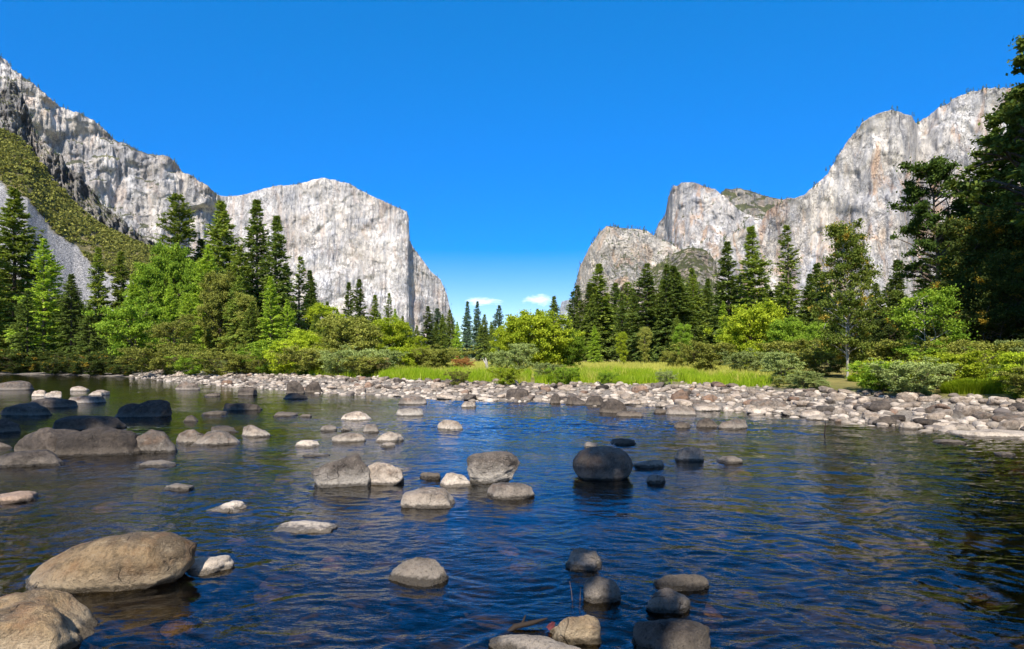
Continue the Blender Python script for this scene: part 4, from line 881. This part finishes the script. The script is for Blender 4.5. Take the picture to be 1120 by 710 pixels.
B_TAB = [
 # x0,x1,ytop,ywater,tone,label,kwargs
 (-70,106,648,725,'tan','big tan boulder with a dark crack in the bottom left corner',dict(box=0.62,rough=0.13,sub=5,dr=0.7,cuts=4)),
 (25,212,576,650,'tan','large sunlit lens shaped boulder tilted up to the right, lower left',dict(roll=-15,box=0.05,rough=0.10,sub=5,dr=0.5,sink=0.25,cuts=3)),
 (193,252,608,631,'pale','small pale stone right of the large tilted boulder',dict(roll=-8)),
 (230,274,549,561,'pale','flat pale stone barely awash above the tilted boulder',dict(rough=.2)),
 (305,367,572,585,'pale','thin flat white stone awash in the left middle',dict(rough=.2)),
 (428,494,610,642,'grey','round speckled stone alone in the lower middle',dict(sub=5,box=0.2)),
 (441,503,531,557,'pale','pale angular block left of the round capped boulder',dict(box=0.7,roll=-3,cuts=5)),
 (476,516,517,534,'pale','smooth white stone touching the round capped boulder',dict(box=0.15)),
 (512,570,493,531,'capped','round boulder with dark cap and pale foot in the centre',dict(sub=5,box=0.3,over=1)),
 (533,582,525,547,'grey','grey brown stone leaning against the dark capped boulder',dict(roll=4)),
 (458,483,516,525,'dark','small dark stone between the tilted pair and the white stone',{}),
 (337,403,494,534,'capped','brown topped slanting boulder, left of the tilted pair',dict(roll=-24,sub=5,dr=.45,box=.5)),
 (383,450,497,532,'pale','pale slanting boulder, right of the tilted pair',dict(roll=-22,sub=5,dr=.45,box=0.55)),
 (625,692,488,527,'grey','large smooth dark round boulder right of the centre',dict(sub=5,box=0.15,rough=.05,over=1,cuts=1)),
 (637,653,483,491,'grey','tiny grey stone behind the large round boulder',{}),
 (665,694,478,487,'dark','flat dark stone behind the large round boulder',{}),
 (692,725,501,512,'grey','flat grey stone right of the large round boulder',{}),
 (707,729,519,530,'grey','little grey stone lower right of the large round boulder',{}),
 (740,770,487,505,'pale','pale pointed stone in the shaded right river',dict(box=.5,cuts=5)),
 (783,811,498,508,'grey','low grey stone right of the pale pointed one',{}),
 (735,756,461,470,'dark','dark low stone left of the stone pair under the bar',{}),
 (763,784,457,469,'dark','dark stone of the pair under the right bar',{}),
 (786,817,457,470,'grey','grey topped stone of the pair under the right bar',{}),
 (612,656,599,626,'grey','dark pyramid shaped stone in the lower right middle',dict(box=.4,cuts=6,rough=.18)),
 (637,680,631,661,'grey','rounded grey stone above the orange brown one',dict(cuts=4)),
 (600,658,664,708,'tan','orange brown rounded stone at the bottom centre',dict(sub=5,roll=8)),
 (520,646,696,726,'grey','wide flat grey boulder cut by the bottom edge, centre',dict(sub=5,box=.5)),
 (693,789,678,730,'brown','dark flat topped boulder cut by the bottom edge, right',dict(sub=5,box=.5)),
 (706,752,637,673,'grey','two toned upright stone above the dark bottom boulder',dict(roll=14,sub=5)),
 (718,773,627,650,'brown','flat dark stone behind the two toned upright one',dict(rough=.18)),
 (-25,38,536,552,'rust','long low stone at the left edge with a pale top',{}),
 (180,215,528,538,'grey','wet flat stone just breaking the surface, left middle',{}),
 (154,193,500,512,'grey','oval grey stone right of the dark boulder cluster',{}),
 (4,81,490,512,'brown','long grey lit stone in front of the dark boulder cluster',dict(box=.25,sub=5)),
 (24,112,464,500,'dark','left one of two big dark boulders by the left edge',dict(sub=5,over=0,box=.2)),
 (64,148,467,501,'dark','right one of two big dark boulders by the left edge',dict(sub=5,box=.3)),
 (66,136,454,472,'dark','low dark boulder behind the two big dark ones',{}),
 (-14,24,455,475,'dark','dark boulder at the left edge behind the cluster',{}),
 (-20,12,480,492,'dark','low dark stone at the left edge beside the cluster',{}),
 (8,63,440,456,'dark','dark flat topped boulder left of the big dark block',{}),
 (118,184,435,458,'dark','big dark squarish block alone in the upper left river',dict(box=.6,sub=5)),
 (34,78,434,447,'dark','dark stone behind the dark flat topped boulder',{}),
 (76,113,432,442,'grey','grey flat stone left of the big dark block',{}),
 (36,51,426,434,'pale','white round stone in the upper left river',{}),
 (50,70,427,436,'pale','pale stone beside the white round one',{}),
 (-4,34,416,427,'grey','grey long stone near the left edge, far side',{}),
 (80,98,422,428,'pale','pale far stone of the left pair',{}),
 (95,118,426,433,'pale','pale flat stone above the grey flat one',{}),
 (150,193,470,496,'grey','dark grey rounded stone right of the two big dark boulders',{}),
 (192,224,469,486,'grey','first stone of the row in the left middle river',{}),
 (212,262,471,488,'grey','large low stone in the middle of the left row',{}),
 (226,262,462,474,'dark','dark stone behind the left row',{}),
 (262,300,464,479,'pale','pale stone at the right end of the left row',{}),
 (243,283,438,450,'dark','dark stone pair member above the left row',{}),
 (203,219,453,462,'dark','small dark stone above the left row',{}),
 (222,249,449,455,'dark','thin dark flat stone above the left row',{}),
 (261,280,421,433,'dark','dark knobby stone near the left bar',{}),
 (224,241,428,434,'dark','tiny dark stone near the left bar',{}),
 (194,217,415,427,'grey','grey hump at the left tip of the stone bar',{}),
 (315,336,415,431,'dark','left half of the black stone pair at the bar edge',{}),
 (332,357,416,430,'dark','right half of the black stone pair at the bar edge',{}),
 (310,336,428,437,'dark','low black stone under the black pair',{}),
 (371,408,449,461,'pale','pale domed stone in the upper middle river',dict(box=.15)),
 (361,399,472,485,'pale','white wedge stone left of the middle',dict(roll=-7)),
 (410,440,471,484,'pale','pale humped stone right of the white wedge',{}),
 (393,420,463,474,'grey','grey white stone above the pale humped one',{}),
 (323,349,481,490,'pale','small flat white stone left of the white wedge',{}),
 (333,359,495,500,'grey','thin grey stone awash under the flat white one',{}),
 (349,368,464,472,'grey','little grey stone left of the grey white one',{}),
 (372,386,466,472,'grey','tiny grey stone beside the little grey one',{}),
 (414,432,484,490,'grey','tiny dark stone awash below the pale humped one',{}),
 (434,463,445,456,'capped','dark topped pale foot stone in the upper middle river',{}),
 (435,466,433,443,'grey','grey boulder just off the bar, upper middle',{}),
 (477,505,459,471,'pale','round white stone alone in the blue water',dict(box=.15)),
 (300,324,450,456,'dark','flat dark stone alone in the olive water',{}),
 (325,340,452,457,'dark','tiny dark stone beside the flat dark one',{}),
 (502,520,438,446,'pale','pale little stone just off the bar centre',{}),
 (553,577,424,439,'dark','black blocky stone at the bar centre',dict(box=.7)),
 (599,616,431,442,'dark','first dark stone of the row at the bar edge',{}),
 (620,637,433,443,'dark','second dark stone of the row at the bar edge',{}),
 (641,660,432,444,'dark','third dark stone of the row at the bar edge',{}),
 (657,684,436,453,'dark','big black stone ending the row at the bar edge',dict(box=.5)),
 (676,702,449,457,'dark','low black stone off the end of the row',{}),
 (715,735,445,453,'dark','black stone under the reddish boulder',{}),
 (728,760,444,455,'grey','flat dark grey stone under the reddish boulder',{}),
 (734,758,427,444,'rust','large reddish brown boulder on the bar',dict(box=.4)),
 (765,789,431,444,'rust','second reddish boulder on the bar, right of the large one',{}),
 (822,860,434,450,'grey','grey pale footed boulder at the water on the right bar',{}),
 (1030,1061,448,464,'capped','dark humped boulder on the right bar edge',{}),
 (1084,1128,450,468,'grey','large grey boulder at the right edge of the bar',dict(box=.5)),
 (1052,1135,470,481,'pale','long white slab at the water by the right edge',dict(box=.6,cuts=5)),
 (1022,1066,461,471,'pale','flat white slab left of the long white slab',dict(box=.6)),
 (984,1006,461,470,'pale','white stone at the water on the right bar',{}),
 (1024,1052,480,486,'dark','flat dark stone awash by the long white slab',{}),
 (1090,1108,494,499,'dark','tiny dark wet stone near the right edge',{}),
]
for a in B_TAB: boulder(*a[:6], **a[6])

# the current piles up and trails off round the stones
wm = bpy.data.objects['water'].data; wv_ = np.empty(len(wm.vertices)*3, np.float32); wm.vertices.foreach_get('co', wv_); wv_ = wv_.reshape(-1, 3)
for a in B_TAB:
    D0 = CAMH*F/(a[3]-HY)
    if D0 > 24 or D0 < 3.4: continue
    rx = (a[1]-a[0])/2/F*D0; cx_ = ((a[0]+a[1])/2-560)/F*D0; cy_ = D0+0.5*rx
    k = np.nonzero((np.abs(wv_[:, 0]-cx_) < rx*6+1) & (np.abs(wv_[:, 1]-cy_) < rx*6+1))[0]
    dx, dy = wv_[k, 0]-cx_, (wv_[k, 1]-cy_)/0.75; r = np.hypot(dx, dy)/rx; th = (dx*0.94-dy*0.34)/(np.hypot(dx, dy)+1e-6)
    ring = np.exp(-np.clip(r-1, 0, 9)*1.6)*np.cos((r-1)*rx*19)*np.where(th < 0, 1.0, 0.5)
    w_ = np.abs(dx*0.34+dy*0.94)/rx; dn = np.clip(dx*0.94-dy*0.34, 0, None)/rx
    wake = np.exp(-((w_-0.9-0.22*dn)/0.25)**2)*np.exp(-dn*0.45)*(dn > 0)*np.cos(dn*rx*16)
    wv_[k, 2] += (0.008*ring + 0.009*wake)*min(1, rx/0.3)
wm.vertices.foreach_set('co', wv_.ravel()); wm.update()

# cobbles of the stone bar: the largest as objects, the small filling as one stuff mesh
g = np.random.default_rng(91)
COB = [rock_mesh(500+k, (1, g.uniform(.65, .9), g.uniform(.30, .52)), 3, g.uniform(.2, .75), 0.18, 6, 0, 0, 0.6) for k in range(12)]
for m in COB: m.materials.append(R['pale'])
TONE = [('pale', 'pale cream rounded cobble lying among others on the stone bar', 0.60), ('grey', 'mid grey rounded cobble lying among others on the stone bar', 0.24), ('rust', 'rust tinted cobble lying among paler ones on the stone bar', 0.10), ('dark', 'dark brown cobble lying among paler ones on the stone bar', 0.06)]
pr = np.cumsum([t[2] for t in TONE]); placed = []; tries = 0
while len(placed) < 290 and tries < 30000:
    tries += 1
    px = 170+965*g.random()**0.8; t = 7.3*g.random()**0.9-0.6
    # walk along the view column to the point t metres behind the water's edge
    Ds = np.linspace(12, 75, 260); ts = shore_t((px-560)/F*Ds, Ds); k = np.argmax(ts > t)
    if k == 0: continue
    D = Ds[k]+g.uniform(-.12, .12); x, y = (px-560)/F*D, D
    s = g.uniform(0.17, 0.36)*(1.35 if g.random() < 0.12 else 1)*(0.8+0.4*min(D, 40)/40)
    if any((x-a)**2+((y-b)*1.0)**2 < (0.72*(s+q))**2 for a, b, q in placed): continue
    placed.append((x, y, s))
for x, y, s in placed:
    k = int(np.searchsorted(pr, g.random())); k = min(k, 3)
    o = bpy.data.objects.new('cobble', COB[int(g.integers(0, 12))]); COL.objects.link(o)
    o.location = (x, y, float(ground_h(x, y))+s*0.22); o.scale = (s*g.uniform(.9, 1.25), s, s*g.uniform(.8, 1.25)); o.rotation_euler = (g.normal(0, .16), g.normal(0, .16), g.uniform(0, 6.28))
    o.material_slots[0].link = 'OBJECT'; o.material_slots[0].material = R[TONE[k][0]]
    tag(o, TONE[k][1], 'cobble', 'cobbles of the far bank stone bar')
def pebbles(name, n, sampler, smin, smax, mat, label, seed, sub=2, flat=.55, lift=.2):
    g = np.random.default_rng(seed); v, f = ico(sub); x, y = sampler(n, g); n = len(x); s = smin*(smax/smin)**g.random(n)
    z = ground_h(x, y)+s*lift; a = g.uniform(0, 6.28, n); V = []
    n3 = g.uniform(.7, 1.3, (n, 3))*np.array([1.1, .85, flat])
    vv = v[None]*n3[:, None]*s[:, None, None]; vv = vv*(1+0.20*perlin(v[None, :, 0]*1.3+np.arange(n)[:, None], v[None, :, 1]*1.3, v[None, :, 2]*1.3, 8))[:, :, None]
    c, si = np.cos(a)[:, None], np.sin(a)[:, None]
    W_ = np.stack([vv[:, :, 0]*c-vv[:, :, 1]*si+x[:, None], vv[:, :, 0]*si+vv[:, :, 1]*c+y[:, None], vv[:, :, 2]+z[:, None]], 2)
    Fc = (f[None]+(np.arange(n)*len(v))[:, None, None]).reshape(-1, 3)
    return tag(obj(name, mesh(name, W_.reshape(-1, 3), Fc), mat), label, kind='stuff')
N = Nodes('pebble_stone'); gi = N.n('ShaderNodeNewGeometry').outputs['Random Per Island']
pn = N.noise(N.mapped((14, 14, 14)), 1, 5, .7)
cr = N.n('ShaderNodeValToRGB'); N.l(gi, cr.inputs[0]); e = cr.color_ramp.elements; e[0].color = (.13, .11, .10, 1); e[1].color = (.52, .45, .37, 1); e.new(.25).color = (.20, .165, .13, 1); e.new(.45).color = (.34, .285, .23, 1); e.new(.7).color = (.41, .345, .28, 1)
N.bsdf(N.mix(N.rng(pn, .45, .7, 0, .6), cr.outputs[0], (.14, .12, .10)), .9, N.bump(pn, .04), .25); PEB = N.m
def s_bar(n, g):
    px = g.uniform(140, 1150, n*2); D = g.uniform(12, 80, n*2); x, y = (px-560)/F*D, D; t = shore_t(x, y); ok = (t > -0.8) & (t < 7.4+1.6*perlin(x*.5, y*.5, 0, 2)); return x[ok], y[ok]
pebbles('gravel', 9000, s_bar, .06, .21, PEB, 'small pebbles and cobbles filling the stone bar', 7)
N = Nodes('bed_stone'); gi = N.n('ShaderNodeNewGeometry').outputs['Random Per Island']; pn = N.noise(N.mapped((11, 11, 11)), 1, 5, .7)
cr = N.n('ShaderNodeValToRGB'); N.l(gi, cr.inputs[0]); e = cr.color_ramp.elements; e[0].color = (.03, .025, .012, 1); e[1].color = (.34, .20, .10, 1); e.new(.5).color = (.075, .055, .024, 1); e.new(.85).color = (.16, .105, .05, 1)
N.bsdf(N.mix(N.rng(pn, .42, .66, 0, .8), cr.outputs[0], (.03, .03, .01)), .9, N.bump(pn, .05), .2)
def s_bed(n, g):
    x = g.uniform(-16, 16, n); y = 2.5+22*g.random(n)**1.4; ok = (ground_h(x, y) < -0.15); return x[ok], y[ok]
pebbles('riverbed_stones', 2600, s_bed, .08, .38, N.m, 'brown cobbles lying under the water on the river bed', 8, flat=.5, lift=.05)

# ------------------------------------------------------------------ small things at the bottom
def twig_mat(n, c): 
    N = Nodes(n); nn = N.noise(N.mapped((30, 30, 30)), 1, 3); N.bsdf(N.mix(nn, c, tuple(q*.4 for q in c)), .8); return N.m
TW = twig_mat('twig', (.028, .018, .012)); TW2 = twig_mat('dry_stem', (.32, .17, .08)); LF = twig_mat('red_leaf', (.26, .07, .085))
x, y = at(902, CAMH*F/(476-HY))
tag(obj('twig', mesh('twig', *tubes([(np.array([[-.03, 0, -.3], [0, 0, .05], [.015, 0, .25], [.02, .01, .40]]), np.array([.018, .016, .013, .005])), (np.array([[.01, 0, .2], [.06, .01, .26]]), np.array([.008, .003]))], 6)), TW, loc=(x, y, 0)), 'dark twig sticking out of the shaded right river', 'twig')
D = CAMH*F/(690-HY); x, y = at(606, D)
a = np.linspace(0, 1, 7); lv = []; 
for i, s in enumerate(a):
    w = .055*math.sin(math.pi*min(1, s*.93+.05))**.7*(1 if i % 2 else .8); zz_ = .11*s; bend = .02*math.sin(s*3)
    lv += [[-w, bend+.02, zz_], [0, bend, zz_+.006], [w, bend+.025, zz_]]
lv = np.array(lv); lf = np.concatenate([[[3*i, 3*i+1, 3*i+4, 3*i+3], [3*i+1, 3*i+2, 3*i+5, 3*i+4]] for i in range(6)])
me = mesh('red_leaf', lv, lf); lo = obj('red_leaf', me, LF, loc=(x-.01, y-.06, .02)); lo.scale = (.7, .7, .7); lo.rotation_euler = (.35, -.3, .3); tag(lo, 'dusky red fallen leaf caught behind the orange brown stone', 'leaf')
for i, (px, py, dx, hh, lab) in enumerate([(627,655,-.03,.16,'dry reed stem standing between two stones, left one'),(634,656,.01,.12,'dry reed stem standing between two stones, right one')]):
    D = CAMH*F/(py-HY+2); x, y = at(px, D)
    tag(obj('reed_stem', mesh('reed_stem', *tubes([(np.array([[0, 0, -.1], [dx*.5, 0, hh*.5], [dx, 0, hh]]), np.array([.004, .003, .0015]))], 5)), TW2, loc=(x, y, 0)), lab, 'reed stem')
D = CAMH*F/(690-HY); x, y = at(578, D)
tag(obj('driftwood', mesh('driftwood', *tubes([(np.array([[-.22, -.05, -.05], [-.1, 0, .03], [.03, .02, .05], [.14, .05, .07]]), np.array([.016, .022, .018, .006])), (np.array([[-.05, 0, .04], [-.02, .06, .09]]), np.array([.014, .004]))], 8)), TW, loc=(x, y, 0)), 'dark wet driftwood piece above the wide flat boulder', 'driftwood')

# ------------------------------------------------------------------ air
bm = bmesh.new(); bmesh.ops.create_cube(bm, size=1.0); me = bpy.data.meshes.new('haze'); bm.to_mesh(me); bm.free()
hm = bpy.data.materials.new('haze'); hm.use_nodes = True; nt = hm.node_tree; nt.nodes.clear()
ho = nt.nodes.new('ShaderNodeOutputMaterial'); hv = nt.nodes.new('ShaderNodeVolumePrincipled')
hv.inputs['Color'].default_value = (0.52, 0.74, 1.0, 1); hv.inputs['Density'].default_value = 0.000011; hv.inputs['Anisotropy'].default_value = 0.0
nt.links.new(hv.outputs[0], ho.inputs['Volume'])
hz = obj('haze', me, hm, loc=(0, 3000, 712)); hz.scale = (18400, 12400, 1436); tag(hz, 'thin blue air between the river and the far cliffs', kind='stuff')
